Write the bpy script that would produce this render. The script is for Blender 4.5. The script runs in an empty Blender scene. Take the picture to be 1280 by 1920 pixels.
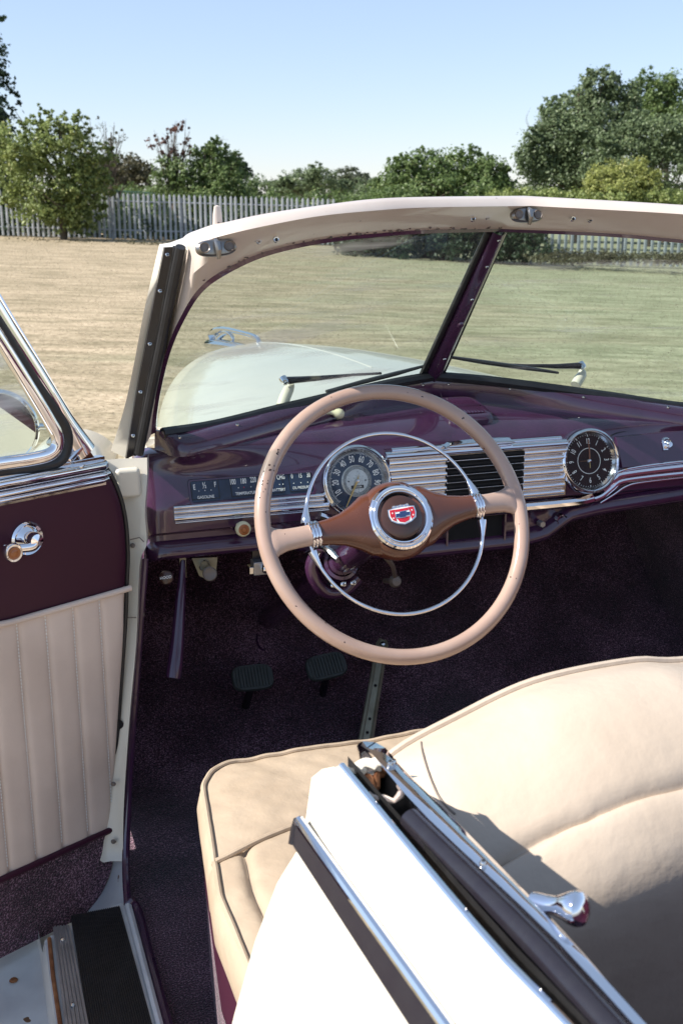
import bpy, bmesh, math, random
import numpy as np
from math import sin, cos, pi, radians as R
from mathutils import Vector as Ve, Matrix, noise as mnoise
from mathutils.bvhtree import BVHTree
random.seed(7); rng = np.random.default_rng(11)
S = bpy.context.scene; COL = S.collection

# ------------------------------------------------------------------ camera
F = 2100.0
CAM = np.array([-1.0, -1.655, 1.62]); YAW = R(18.9); PITCH = R(15.4)
Hd = np.array([sin(YAW), cos(YAW), 0.]); Rt = np.array([cos(YAW), -sin(YAW), 0.]); Uz = np.array([0., 0., 1.])
FW = Hd*cos(PITCH)-Uz*sin(PITCH); UP = Hd*sin(PITCH)+Uz*cos(PITCH)
cd = bpy.data.cameras.new('camera'); cam = bpy.data.objects.new('camera', cd); COL.objects.link(cam)
M = Matrix.Identity(4)
for i in range(3):
    M[i][0] = Rt[i]; M[i][1] = UP[i]; M[i][2] = -FW[i]; M[i][3] = CAM[i]
cam.matrix_world = M
cd.sensor_fit = 'VERTICAL'; cd.sensor_height = 36; cd.lens = 36*F/1920
cd.clip_start = 0.05; cd.clip_end = 3000
cd.dof.use_dof = True; cd.dof.focus_distance = 1.95; cd.dof.aperture_fstop = 12
S.camera = cam
# ------------------------------------------------------------------ light
SUN = Ve((-1.20, .10, 1.0)).normalized()
w = bpy.data.worlds.new("World"); S.world = w; w.use_nodes = True
nt = w.node_tree; nt.nodes.clear()
sky = nt.nodes.new('ShaderNodeTexSky'); sky.sky_type = 'NISHITA'; sky.sun_disc = False
sky.sun_elevation = math.asin(SUN.z); sky.sun_rotation = math.atan2(SUN.x, SUN.y)
sky.air_density = 1.0; sky.dust_density = 0.15; sky.ozone_density = 2.0
bg = nt.nodes.new('ShaderNodeBackground'); bg.inputs[1].default_value = 0.08
out = nt.nodes.new('ShaderNodeOutputWorld')
tn = nt.nodes.new('ShaderNodeMix'); tn.data_type = 'RGBA'; tn.blend_type = 'MULTIPLY'; tn.inputs[0].default_value = 1; tn.inputs[7].default_value = (.98, .92, 1.05, 1)
nt.links.new(sky.outputs[0], tn.inputs[6]); tk = nt.nodes.new('ShaderNodeMix'); tk.data_type = 'RGBA'; tk.inputs[0].default_value = .30; tk.inputs[7].default_value = (5.4, 6.9, 8.2, 1)
nt.links.new(tn.outputs[2], tk.inputs[6]); nt.links.new(tk.outputs[2], bg.inputs[0]); nt.links.new(bg.outputs[0], out.inputs[0])
ld = bpy.data.lights.new('sun', 'SUN'); ld.energy = 4.9; ld.angle = R(.55); ld.color = (1, .95, .87)
sl = bpy.data.objects.new('sun', ld); COL.objects.link(sl)
sl.rotation_euler = SUN.to_track_quat('Z', 'Y').to_euler()
S.view_settings.view_transform = 'Standard'; S.view_settings.look = 'None'
S.view_settings.exposure = 0.95; S.view_settings.gamma = 1
S.cycles.max_bounces = 10; S.cycles.transparent_max_bounces = 16

# ------------------------------------------------------------------ helpers
def A3(*a): return np.array(a, float)
def ray(x, y): return FW+Rt*(x-640)/F-UP*(y-960)/F
def P(x, y, X=None, Y=None, Z=None):
    d = ray(x, y)
    i, v = (0, X) if X is not None else (1, Y) if Y is not None else (2, Z)
    return CAM+d*(v-CAM[i])/d[i]
def PL(x, y, p0, n):
    d = ray(x, y); return CAM+d*((p0-CAM)@n)/(d@n)
def unit(v): v = np.asarray(v, float); return v/np.linalg.norm(v)
def sRGB(r, g, b): return tuple(((c/255+.055)/1.055)**2.4 if c > 10 else c/255/12.92 for c in (r, g, b))

def cr(pts, n, closed=False):
    """smooth curve through pts, n samples evenly by length"""
    p = np.array(pts, float)
    if len(p) == 2 and not closed:
        t = np.linspace(0, 1, n)[:, None]; return p[0]*(1-t)+p[1]*t
    q = np.vstack([p[-1], p, p[0], p[1]]) if closed else np.vstack([2*p[0]-p[1], p, 2*p[-1]-p[-2]])
    o = []
    for i in range(1, len(q)-2):
        for t in np.linspace(0, 1, 14, endpoint=False):
            a, b, c, d = q[i-1:i+3]
            o.append(.5*((2*b)+(c-a)*t+(2*a-5*b+4*c-d)*t*t+(3*b-a-3*c+d)*t**3))
    o.append(q[-2]); o = np.array(o)
    L = np.r_[0, np.cumsum(np.linalg.norm(np.diff(o, axis=0), axis=1))]
    s = np.linspace(0, L[-1], n, endpoint=not closed)
    return np.array([np.interp(s, L, o[:, k]) for k in range(o.shape[1])]).T
def crp(pts, m=6):
    """Catmull-Rom keeping knots: m steps per span (so paired curves stay paired)"""
    p = np.array(pts, float); q = np.vstack([2*p[0]-p[1], p, 2*p[-1]-p[-2]]); o = []
    for i in range(1, len(q)-2):
        for t in np.linspace(0, 1, m, endpoint=False):
            a, b, c, d = q[i-1:i+3]
            o.append(.5*((2*b)+(c-a)*t+(2*a-5*b+4*c-d)*t*t+(3*b-a-3*c+d)*t**3))
    o.append(q[-2]); return np.array(o)

class MB:
    def __init__(s): s.v = []; s.f = []; s.m = []; s.mats = []
    def mi(s, mat):
        if mat not in s.mats: s.mats.append(mat)
        return s.mats.index(mat)
    def add(s, v, f, mat=None):
        b = len(s.v); s.v += [tuple(map(float, p)) for p in v]
        k = s.mi(mat) if mat else 0
        for q in f: s.f.append(tuple(i+b for i in q)); s.m.append(k)
        return s
    def loft(s, C, mat=None, cu=False, cv=False, cap=False):
        n = len(C[0]); m = len(C); v = [p for c in C for p in c]; f = []
        for i in range(m if cv else m-1):
            for j in range(n if cu else n-1):
                a = i*n+j; b = i*n+(j+1) % n; c = ((i+1) % m)*n+(j+1) % n; d = ((i+1) % m)*n+j
                f.append((a, b, c, d))
        if cap and cu: f.append(tuple(range(n))[::-1]); f.append(tuple(range((m-1)*n, m*n)))
        return s.add(v, f, mat)
    def tube(s, path, r, mat=None, seg=12, closed=False, ref=None, flat=1.0):
        p = np.array(path, float); n = len(p)
        r = np.full(n, r) if np.isscalar(r) else np.interp(np.linspace(0, 1, n), np.linspace(0, 1, len(r)), r)
        T = np.roll(p, -1, 0)-np.roll(p, 1, 0) if closed else np.gradient(p, axis=0)
        T /= np.linalg.norm(T, axis=1)[:, None]
        u = np.array(ref, float) if ref is not None else (A3(0, 0, 1) if abs(T[0][2]) < .9 else A3(1, 0, 0))
        C = []
        for i in range(n):
            if ref is not None: u = np.array(ref, float)
            u = u-T[i]*(u@T[i]); u /= np.linalg.norm(u); b = np.cross(T[i], u)
            C.append([p[i]+r[i]*(cos(a)*u*flat+sin(a)*b) for a in np.linspace(0, 2*pi, seg, endpoint=False)])
        return s.loft(C, mat, cu=True, cv=closed, cap=not closed)
    def lathe(s, prof, o, ax, mat=None, seg=32, up=None, sx=1.0):
        o = np.array(o, float); ax = unit(ax); u = np.array(up if up is not None else (A3(0, 0, 1) if abs(ax[2]) < .9 else A3(1, 0, 0)), float)
        u = unit(u-ax*(u@ax)); b = np.cross(ax, u)
        C = [[o+ax*h+max(r, 1e-5)*(cos(a)*u+sin(a)*b*sx) for a in np.linspace(0, 2*pi, seg, endpoint=False)] for r, h in prof]
        return s.loft(C, mat, cu=True)
    def box(s, c, sz, mat=None, fr=None):
        c = np.array(c, float); fr = fr if fr is not None else np.eye(3)
        v = [c+fr[0]*sz[0]/2*i+fr[1]*sz[1]/2*j+fr[2]*sz[2]/2*k for i in (-1, 1) for j in (-1, 1) for k in (-1, 1)]
        return s.add(v, [(0, 1, 3, 2), (4, 6, 7, 5), (0, 4, 5, 1), (2, 3, 7, 6), (0, 2, 6, 4), (1, 5, 7, 3)], mat)
    def prism(s, pts, d, mat=None):
        """flat outline pts extruded by vector d"""
        n = len(pts); d = np.array(d); v = list(pts)+[np.array(p)+d for p in pts]
        f = [tuple(range(n)), tuple(range(n, 2*n))[::-1]]+[(i, i+n, (i+1) % n+n, (i+1) % n) for i in range(n)]
        return s.add(v, f, mat)
    def text(s, t, o, r, u, size, mat=None, sx=1.0, ext=.0003, bold=0.0):
        cu = bpy.data.curves.new('lettering', 'FONT'); cu.body = t; cu.size = 1; cu.align_x = 'CENTER'; cu.align_y = 'CENTER'; cu.offset = bold; cu.resolution_u = 3
        ob = bpy.data.objects.new('lettering', cu); COL.objects.link(ob)
        me = bpy.data.meshes.new_from_object(ob.evaluated_get(bpy.context.evaluated_depsgraph_get()))
        r = unit(r); u = unit(u); o = np.array(o)
        v = [o+r*q.co.x*size*sx+u*q.co.y*size for q in me.vertices]; f = [tuple(p.vertices) for p in me.polygons]
        bpy.data.objects.remove(ob); bpy.data.curves.remove(cu); bpy.data.meshes.remove(me)
        return s.add(v, f, mat)
    def build(s, name, mat=None, parent=None, ang=35, bevel=0, flat=False, sub=0, solid=0, seg=2):
        me = bpy.data.meshes.new(name); me.from_pydata(s.v, [], s.f)
        for m in (s.mats or [mat]): me.materials.append(m)
        me.polygons.foreach_set('material_index', s.m)
        bm = bmesh.new(); bm.from_mesh(me); bmesh.ops.remove_doubles(bm, verts=bm.verts, dist=1e-6)
        bmesh.ops.recalc_face_normals(bm, faces=bm.faces); bm.to_mesh(me); bm.free()
        if not flat:
            me.shade_smooth(); me.set_sharp_from_angle(angle=R(ang))
        o = bpy.data.objects.new(name, me); COL.objects.link(o)
        if parent: o.parent = parent
        if solid:
            k = o.modifiers.new('solid', 'SOLIDIFY'); k.thickness = solid; k.offset = -1
        if bevel:
            k = o.modifiers.new('bevel', 'BEVEL'); k.width = bevel; k.segments = seg; k.limit_method = 'ANGLE'; k.angle_limit = R(40); k.harden_normals = True
        if sub:
            k = o.modifiers.new('sub', 'SUBSURF'); k.levels = k.render_levels = sub
        return o
def tag(o, label=None, cat=None, group=None, kind=None):
    for k, v in (('label', label), ('category', cat), ('group', group), ('kind', kind)):
        if v: o[k] = v
    return o

# ------------------------------------------------------------------ materials
def mat(name, col, rough=.5, metal=0, coat=0, spec=.5, noise=None, bump=None, col2=None, coatr=.03, speck=None, trans=0):
    """noise=(scale, lo, hi): col -> col2 mottling. bump=(scale, strength, distance)"""
    m = bpy.data.materials.new(name); m.use_nodes = True; t = m.node_tree; L = t.links.new
    b = t.nodes['Principled BSDF']; b.inputs['Base Color'].default_value = (*col, 1); b.inputs['Roughness'].default_value = rough
    b.inputs['Metallic'].default_value = metal; b.inputs['Coat Weight'].default_value = coat; b.inputs['Coat Roughness'].default_value = coatr
    b.inputs['Specular IOR Level'].default_value = spec
    tc = t.nodes.new('ShaderNodeTexCoord'); cur = None
    def nz(scale, det=5, vec=None):
        n = t.nodes.new('ShaderNodeTexNoise'); n.inputs['Scale'].default_value = scale; n.inputs['Detail'].default_value = det
        L(vec or tc.outputs['Object'], n.inputs['Vector']); return n
    if noise:
        n = nz(noise[0]); rp = t.nodes.new('ShaderNodeValToRGB')
        rp.color_ramp.elements[0].position = noise[1]; rp.color_ramp.elements[1].position = noise[2]
        rp.color_ramp.elements[0].color = (*col, 1); rp.color_ramp.elements[1].color = (*(col2 or tuple(c*.7 for c in col)), 1)
        L(n.outputs['Fac'], rp.inputs[0]); L(rp.outputs[0], b.inputs['Base Color']); cur = rp.outputs[0]
        if rough > .12 and metal < .5:
            mr = t.nodes.new('ShaderNodeMapRange'); mr.inputs[3].default_value = rough*.8; mr.inputs[4].default_value = min(1, rough*1.25)
            n2 = nz(noise[0]*2.3); L(n2.outputs['Fac'], mr.inputs[0]); L(mr.outputs[0], b.inputs['Roughness'])
    if speck:   # (scale, threshold, colour): chips and marks
        n = nz(speck[0], 2); rp = t.nodes.new('ShaderNodeValToRGB'); rp.color_ramp.elements[0].position = speck[1]; rp.color_ramp.elements[1].position = speck[1]+.01
        L(n.outputs['Fac'], rp.inputs[0]); mx = t.nodes.new('ShaderNodeMix'); mx.data_type = 'RGBA'
        L(rp.outputs[0], mx.inputs[0]); mx.inputs[7].default_value = (*speck[2], 1)
        if cur: L(cur, mx.inputs[6])
        else: mx.inputs[6].default_value = (*col, 1)
        L(mx.outputs[2], b.inputs['Base Color'])
    if bump:
        n = nz(bump[0], 6); bp = t.nodes.new('ShaderNodeBump'); bp.inputs['Strength'].default_value = bump[1]; bp.inputs['Distance'].default_value = bump[2]
        L(n.outputs['Fac'], bp.inputs['Height']); L(bp.outputs[0], b.inputs['Normal'])
        if coat: L(bp.outputs[0], b.inputs['Coat Normal'])
    return m
CREAM = mat('cream_paint', (.64, .595, .50), .32, coat=.5, noise=(6, .35, .75), col2=(.59, .55, .46), bump=(14, .08, .004))
BEIGE = mat('worn_beige_paint', (.60, .52, .46), .30, coat=.45, noise=(9, .4, .8), col2=(.55, .46, .40), bump=(10, .12, .006), speck=(60, .76, (.12, .09, .08)))
PURP = mat('plum_paint', (.054, .018, .052), .22, coat=1, noise=(18, .35, .75), col2=(.038, .013, .036), bump=(9, .05, .004), coatr=.02)
MAROON = mat('maroon_vinyl', (.048, .010, .025), .36, noise=(5, .3, .7), col2=(.040, .009, .021), bump=(700, .2, .0004), spec=.25)
PLEAT = mat('pinkish_cream_vinyl', (.72, .585, .49), .5, noise=(6, .4, .85), col2=(.52, .41, .34), bump=(260, .25, .0006), spec=.3)
LEATH = mat('tan_leather', (.43, .34, .25), .40, noise=(7, .35, .8), col2=(.34, .26, .185), bump=(26, .5, .006), spec=.4)
BACKL = mat('pale_tan_leather', (.50, .41, .325), .36, noise=(5, .42, .8), col2=(.43, .345, .265), bump=(16, .5, .007), spec=.45)
CHROME = mat('chrome', (.80, .80, .83), .04, metal=1, bump=(18, .02, .003))
CHROMEW = mat('worn_chrome', (.72, .71, .70), .12, metal=1, noise=(40, .4, .8), col2=(.5, .49, .47), bump=(40, .12, .002))
BLACK = mat('black_rubber', (.012, .012, .013), .42, noise=(30, .4, .8), col2=(.022, .022, .024), bump=(120, .3, .001))
BLACKS = mat('black_enamel', (.015, .013, .018), .22, noise=(60, .4, .9), col2=(.02, .019, .023))
DARK = mat('dark_void', (.004, .004, .005), .8, noise=(10, .4, .7))
RIM = mat('rose_plastic', (.40, .28, .222), .22, coat=.7, noise=(14, .35, .8), col2=(.34, .225, .175), speck=(85, .745, (.03, .015, .01)), coatr=.06)
BROWN = mat('brown_plastic', (.095, .031, .017), .25, coat=.5, noise=(20, .35, .8), col2=(.085, .028, .014), coatr=.06)
CAPB = mat('dark_brown_plastic', (.055, .022, .014), .3, coat=.4, noise=(30, .4, .7))
IVORY = mat('ivory_plastic', (.66, .62, .42), .3, noise=(50, .4, .7), col2=(.6, .55, .36))
WHITE = mat('white_lettering', (.85, .86, .82), .5, noise=(200, .4, .9), col2=(.75, .76, .74))
NAVY = mat('navy_dial', (.024, .040, .080), .25, noise=(30, .4, .7), col2=(.012, .020, .04), coat=.25)
SILV = mat('silver_dial', (.60, .62, .60), .28, noise=(80, .4, .8), col2=(.5, .52, .5), metal=.4)
GOLD = mat('brass_needle', (.55, .38, .14), .3, metal=.6, noise=(80, .4, .8))
ODO = mat('counter_black', (.015, .015, .016), .4, noise=(80, .4, .8))
CLKF = mat('brown_dial', (.026, .007, .006), .5, spec=.15, noise=(30, .4, .7))
RED = mat('red_enamel', (.62, .012, .03), .25, coat=.6, noise=(80, .4, .8))
BLUE = mat('blue_enamel', (.02, .045, .14), .3, coat=.6, noise=(80, .4, .8))
ORNG = mat('amber_plastic', (.33, .10, .02), .3, coat=.5, noise=(60, .4, .8))
ALU = mat('aluminium', (.42, .43, .45), .35, metal=.8, noise=(30, .4, .8), bump=(200, .2, .0006))
RUST = mat('rust', (.18, .06, .02), .85, noise=(60, .4, .7), col2=(.30, .13, .05), bump=(150, .6, .001))
STEEL = mat('olive_steel', (.30, .28, .20), .35, metal=.35, noise=(40, .35, .75), col2=(.20, .18, .12))
KNOBG = mat('grey_brown_knob', (.16, .13, .11), .35, noise=(50, .4, .8))
PEDAL = mat('pedal_rubber', (.055, .065, .062), .55, noise=(50, .4, .8))
DIRTY = mat('scuffed_white_paint', (.62, .64, .64), .33, coat=.3, noise=(12, .4, .75), col2=(.48, .49, .50), bump=(26, .35, .003), speck=(30, .73, (.16, .09, .05)))
DULL = mat('dull_grey_metal', (.30, .29, .28), .28, metal=.9, noise=(60, .35, .8), col2=(.18, .17, .16), bump=(60, .2, .001))
MIRR = mat('mirror_glass', (.9, .92, .92), .01, metal=1)

def carpet_mat():
    m = mat('purple_carpet', (.03, .016, .034), 1, spec=.05); t = m.node_tree; L = t.links.new; b = t.nodes['Principled BSDF']
    tc = t.nodes.new('ShaderNodeTexCoord')
    n1 = t.nodes.new('ShaderNodeTexNoise'); n1.inputs['Scale'].default_value = 330; n1.inputs['Detail'].default_value = 3
    n2 = t.nodes.new('ShaderNodeTexNoise'); n2.inputs['Scale'].default_value = 7; n2.inputs['Detail'].default_value = 4
    rp = t.nodes.new('ShaderNodeValToRGB'); e = rp.color_ramp.elements
    e[0].position = .36; e[0].color = (.011, .005, .010, 1); e[1].position = .72; e[1].color = (.44, .25, .34, 1)
    k = rp.color_ramp.elements.new(.55); k.color = (.090, .036, .058, 1)
    ad = t.nodes.new('ShaderNodeMath'); ad.operation = 'MULTIPLY_ADD'; ad.inputs[1].default_value = .35; 
    sb = t.nodes.new('ShaderNodeMath'); sb.operation = 'SUBTRACT'; sb.inputs[1].default_value = .17
    L(tc.outputs['Object'], n1.inputs[0]); L(tc.outputs['Object'], n2.inputs[0])
    L(n2.outputs['Fac'], ad.inputs[0]); L(n1.outputs['Fac'], ad.inputs[2]); L(ad.outputs[0], sb.inputs[0]); L(sb.outputs[0], rp.inputs[0])
    L(rp.outputs[0], b.inputs['Base Color'])
    bp = t.nodes.new('ShaderNodeBump'); bp.inputs['Strength'].default_value = 1; bp.inputs['Distance'].default_value = .006
    L(n1.outputs['Fac'], bp.inputs['Height']); L(bp.outputs[0], b.inputs['Normal'])
    b.inputs['Sheen Weight'].default_value = .25
    return m
CARPET = carpet_mat()

def glass_mat(name, tint, glare=0.0, refl=.9, base=.035):
    m = bpy.data.materials.new(name); m.use_nodes = True; t = m.node_tree; L = t.links.new; t.nodes.clear()
    tr = t.nodes.new('ShaderNodeBsdfTransparent'); tr.inputs[0].default_value = (*tint, 1)
    gl = t.nodes.new('ShaderNodeBsdfGlossy'); gl.inputs['Roughness'].default_value = .01
    lw0 = t.nodes.new('ShaderNodeLayerWeight'); lw0.inputs[0].default_value = .5
    pw = t.nodes.new('ShaderNodeMath'); pw.operation = 'POWER'; pw.inputs[1].default_value = 4.5; L(lw0.outputs['Facing'], pw.inputs[0])
    lw = t.nodes.new('ShaderNodeMath'); lw.operation = 'MULTIPLY_ADD'; lw.inputs[1].default_value = refl; lw.inputs[2].default_value = base; L(pw.outputs[0], lw.inputs[0])
    mx = t.nodes.new('ShaderNodeMixShader'); o = t.nodes.new('ShaderNodeOutputMaterial')
    L(lw.outputs[0], mx.inputs[0]); L(tr.outputs[0], mx.inputs[1]); L(gl.outputs[0], mx.inputs[2]); last = mx
    if glare:
        df = t.nodes.new('ShaderNodeBsdfDiffuse'); df.inputs[0].default_value = (1, 1, 1, 1)  # diagonal glare streaks, painted as white diffuse patches in the glass
        n = t.nodes.new('ShaderNodeTexNoise'); tc = t.nodes.new('ShaderNodeTexCoord'); mp = t.nodes.new('ShaderNodeMapping')
        mp.inputs['Rotation'].default_value = (0, R(-30), 0); mp.inputs['Scale'].default_value = (.7, 3, 14)
        L(tc.outputs['Object'], mp.inputs[0]); L(mp.outputs[0], n.inputs[0]); n.inputs['Scale'].default_value = 2.2; n.inputs['Detail'].default_value = 6
        mr = t.nodes.new('ShaderNodeMapRange'); mr.inputs[1].default_value = .54; mr.inputs[2].default_value = .78; mr.inputs[3].default_value = glare*.15; mr.inputs[4].default_value = glare*3.8
        L(n.outputs['Fac'], mr.inputs[0]); m2 = t.nodes.new('ShaderNodeMixShader')
        L(mr.outputs[0], m2.inputs[0]); L(mx.outputs[0], m2.inputs[1]); L(df.outputs[0], m2.inputs[2]); last = m2
    L(last.outputs[0], o.inputs[0]); return m
GLASS = glass_mat('green_tinted_glass', (.66, .745, .71), .16)
CLEAR = glass_mat('dial_glass', (.97, .98, .98), 0, .4, .012)

# ------------------------------------------------------------------ car root
car = bpy.data.objects.new('convertible_car', None); COL.objects.link(car); car.empty_display_size = .3
tag(car, 'cream vintage convertible with plum dashboard and tan seats, driver door open', 'car')
def screw(mb, p, n, r=.004, m=CHROMEW):
    mb.lathe([(0, .0022), (r*.7, .0018), (r, .0003), (r, -.002)], p, n, m, 12)
    n = unit(n); u = unit(np.cross(n, A3(.3, .2, 1)))
    b = np.cross(n, u)
    mb.box(np.array(p)+n*.0022, (r*1.2, r*.25, .0006), BLACK, np.array([u, b, n])); mb.box(np.array(p)+n*.00215, (r*.25, r*1.2, .0006), BLACK, np.array([u, b, n]))

# ================================================================== windshield
SH = .045   # the right half of the frame sags a little
gA = A3(0, .655, 1.235); gB = A3(0, .345, 1.567); gC = P(297, 803, Z=1.21)
gN = unit(np.cross(gB-gA, gC-gA)); gN = gN if gN[1] < 0 else -gN      # faces the cabin
def G(x, y, off=0.): return PL(x, y, gA+gN*off, gN)
def mir(C): 
    c = np.array(C, float).copy(); c[:, 2] -= SH*np.abs(c[:, 0]); c[:, 0] *= -1; return c
top_in = [(943, 432), (800, 436), (700, 443), (600, 455), (500, 478), (430, 510), (380, 545), (345, 600), (320, 660), (303, 730), (296, 775), (296, 798)]
bot_in = [(303, 806), (400, 791), (540, 757), (720, 716), (808, 700)]
inner = [(948, 429), (800, 431), (700, 438), (600, 449), (500, 471), (425, 503), (373, 541), (337, 598), (312, 658), (295, 728), (287, 780), (284, 815)]
Mfold = [(955, 386), (800, 389), (700, 395), (600, 405), (505, 422), (425, 440), (385, 452), (352, 470), (330, 560), (309, 655), (284, 770), (268, 838)]
Outer = [(955, 367), (800, 369), (700, 373), (600, 385), (500, 400), (430, 415), (382, 428), (355, 452), (345, 480), (318, 600), (290, 730), (270, 825)]
def header_pts():
    n = len(inner); Ci = [G(*p, off=.006) for p in inner]; Cg = [G(*p, off=0.) for p in top_in]
    Cm, Co, Cf, Cfi = [], [], [], []
    for k in range(n):
        y = Ci[k][1]
        hdr = max(0, min(1, (7.5-k)/2)) # 1 along the header, 0 down the pillar
        m = P(*Mfold[k], Y=y-.125*hdr-.02*(1-hdr)); Cm.append(m)
        o = P(*Outer[k], Y=m[1]+.03) if k < 7 else m+A3(-.004, .012, .004)
        Co.append(o)
        Cf.append(o+A3(0, .13, -.012) if k < 7 else m+A3(.0, .07, .0)); Cfi.append(Cg[k]+A3(0, .035, .012))
    for c in (Cg, Ci, Cm, Co, Cf, Cfi): c[0] = A3(0, c[0][1], c[0][2])
    return [crp(c) for c in (Cg, Ci, Cm, Co, Cf, Cfi)]
Cg, Ci, Cm, Co, Cf, Cfi = header_pts()
wf = bpy.data.objects.new('windshield_frame', None); COL.objects.link(wf); wf.parent = car
hm = MB()
def both(mb, curves, m, **k):
    mb.loft(curves, m, **k); mb.loft([mir(c) for c in curves], m, **k)
Cmid = [(a*.5+b*.5)+A3(0, -.006, .0) for a, b in zip(Ci, Cm)]
both(hm, [Ci, Cmid, Cm, (Cm*.5+Co*.5)+A3(0, -.003, .003), Co, Cf, Cfi], BEIGE)
for c in (0,):   # bridge over the centre
    L_ = [q[0] for q in (Ci, Cmid, Cm, Co, Cf, Cfi)]; hm.loft([L_, mir(L_)], BEIGE)
for px in [(484, 452), (517, 450), (885, 411), (912, 407)]:
    q = P(*px, Y=float(np.interp(px[0], [370, 500, 600, 800, 955], [c[1] for c in (Cmid[36], Cmid[24], Cmid[18], Cmid[6], Cmid[0])]))-.002)
    hm.lathe([(0, -.001), (.0028, .0), (.0028, .004), (.0045, .0045), (.005, .001)], q, (0, -1, .2), CHROMEW, 12)
    hm.lathe([(0, .003), (.0028, .003)], q, (0, -1, .2), BLACK, 10)
for px in [(1072, 411), (1104, 413)]:
    q = P(*px, Y=.222-.002*(px[0]-1072)/30)
    hm.lathe([(0, -.001), (.0028, .0), (.0028, .004), (.0045, .0045), (.005, .001)], q, (0, -1, .2), CHROMEW, 12)
    hm.lathe([(0, .003), (.0028, .003)], q, (0, -1, .2), BLACK, 10)
rr_ = random.Random(5)
for k in range(70):
    i = int(abs(rr_.gauss(0, 1))*13) if k < 55 else rr_.randint(0, 40)
    if i > 40: continue
    q = Ci[i]*(1-.08*rr_.random())+Cmid[i]*0; q = Ci[i]+(Cmid[i]-Ci[i])*rr_.uniform(.0, .22)+A3(rr_.uniform(-.006, .006), -.0006, 0); s_ = rr_.uniform(.0008, .0026)
    hm.lathe([(0, .0004), (s_, .0002), (s_, -.002)], q, (0, -1, .05), CAPB, 7, sx=rr_.uniform(.6, 2.2))
hm.build('header_and_pillar', parent=wf, ang=40)
# purple lip round the glass
lip = MB()
Cl0 = Cg; both(lip, [Cg+A3(0, .012, 0), Cg, Cg*.5+Ci*.5+gN*.006, Ci, Ci+A3(0, .01, .0)], PURP)
lip.build('opening_lip', parent=wf)
# pillar: outer face, sill post
sR = np.array([(345, 462), (328, 545), (309, 640), (290, 730), (266, 845)], float)
sL = np.array([(308, 464), (292, 545), (273, 645), (256, 735), (236, 860)], float)
so = np.array([(299, 458), (271, 580), (250, 690), (232, 770), (208, 845)], float)
def pil_y(i): return [.165, .205, .255, .30, .355][i]
CR = [P(*sR[i], Y=pil_y(i)) for i in range(5)]; CLf = [P(*sL[i], Y=pil_y(i)+.008) for i in range(5)]; COt = [P(*so[i], Y=pil_y(i)+.035) for i in range(5)]
PR, PLf, PO = crp(CR), crp(CLf), crp(COt)
PMm = np.array([Cm[int(round(j))] for j in np.linspace(42, len(Cm)-1, len(PR))])
e = [PR[0]+A3(0, .01, 0), PLf[0]+A3(0, .008, 0), PO[0], PO[0]+A3(.03, .07, .0), Co[40]+A3(0, .05, 0), Co[40], PMm[0]]
for k in (0, 1):
    f = mir if k else np.array; pil = MB()
    pil.loft([f(c) for c in (PMm, PR+A3(0, .01, 0), PR*.5+PLf*.5+A3(0, .012, 0), PLf+A3(0, .008, 0), PO, PO+A3(.03, .07, 0), PMm+A3(0, .06, 0))], CREAM)
    pil.add(f(np.array(e)), [tuple(range(len(e)))], CREAM)   # closes the corner at the header end
    pil.build('pillar', parent=wf, ang=40)
for sgn in (0, 1):
    st = MB(); f = (lambda c: mir(c)) if sgn else (lambda c: np.array(c))
    mid = PR*.42+PLf*.58
    st.loft([f(PLf+A3(0, .006, 0)), f(PLf+A3(0, -.004, 0)), f(mid+A3(0, -.006, 0)), f(mid+A3(0, .004, 0))], BLACKS)
    st.tube(f(PR*.78+PLf*.22+A3(0, -.010, 0)), .0085, BLACK, 10); st.tube(f(mid*.8+PR*.2+A3(0, -.004, 0)), .004, BLACK, 8)
    for k in range(5):
        i = [1, 6, 12, 18, 22][k]; q = f(np.array([(PLf[i]*.5+mid[i]*.5)+A3(0, -.006, 0)]))[0]; screw(st, q, (0, -1, .25), .0038)
    st.tube(f(np.array([PLf[-1], PLf[-1]+A3(.004, -.004, -.035)])), .007, BLACK, 8)
    st.build('pillar_weatherstrip', parent=wf)
# centre bar
bar = MB()
b0 = G(812, 722, .01); bt = G(945, 434, .01); b0 = A3(.0, b0[1], b0[2]); bt = A3(0., bt[1], bt[2])
ax = unit(bt-b0); bx = A3(1, 0, 0); bn = np.cross(bx, ax); bn = bn if bn[1] < 0 else -bn
prof = [(-.020, -.012), (-.020, .002), (-.012, .008), (0, .011), (.012, .008), (.020, .002), (.020, -.012)]
bar.loft([[q+bx*a*wd+bn*b for a, b in prof] for q, wd in [(b0-ax*.01, 1.15), (b0+ax*.03, .9), ((b0+bt)/2, .78), (bt, .72)]], PURP)
for t in (.04, .22, .62, .82, .97): screw(bar, b0+(bt-b0)*t+bn*.0105, bn, .0035)
bar.lathe([(0, .004), (.006, .0035), (.0085, .0)], b0+(bt-b0)*.46+bn*.011, bn, PURP, 14)
bar.build('centre_bar', parent=wf)
gs = MB()
gs.tube([b0+A3(-.026, .012, 0), bt+A3(-.019, .012, 0)], .0065, BLACK, 8); gs.tube([b0+A3(.026, .012, 0), bt+A3(.018, .012, 0)], .005, BLACK, 8)
botc = [G(*p) for p in bot_in]
rb = crp(np.array(botc)+gN*.004-A3(0, 0, .004), 8)
gs.tube(rb, .0115, BLACK, 8); gs.tube(mir(rb), .0115, BLACK, 8)
gs.build('glass_seal', parent=wf)
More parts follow.
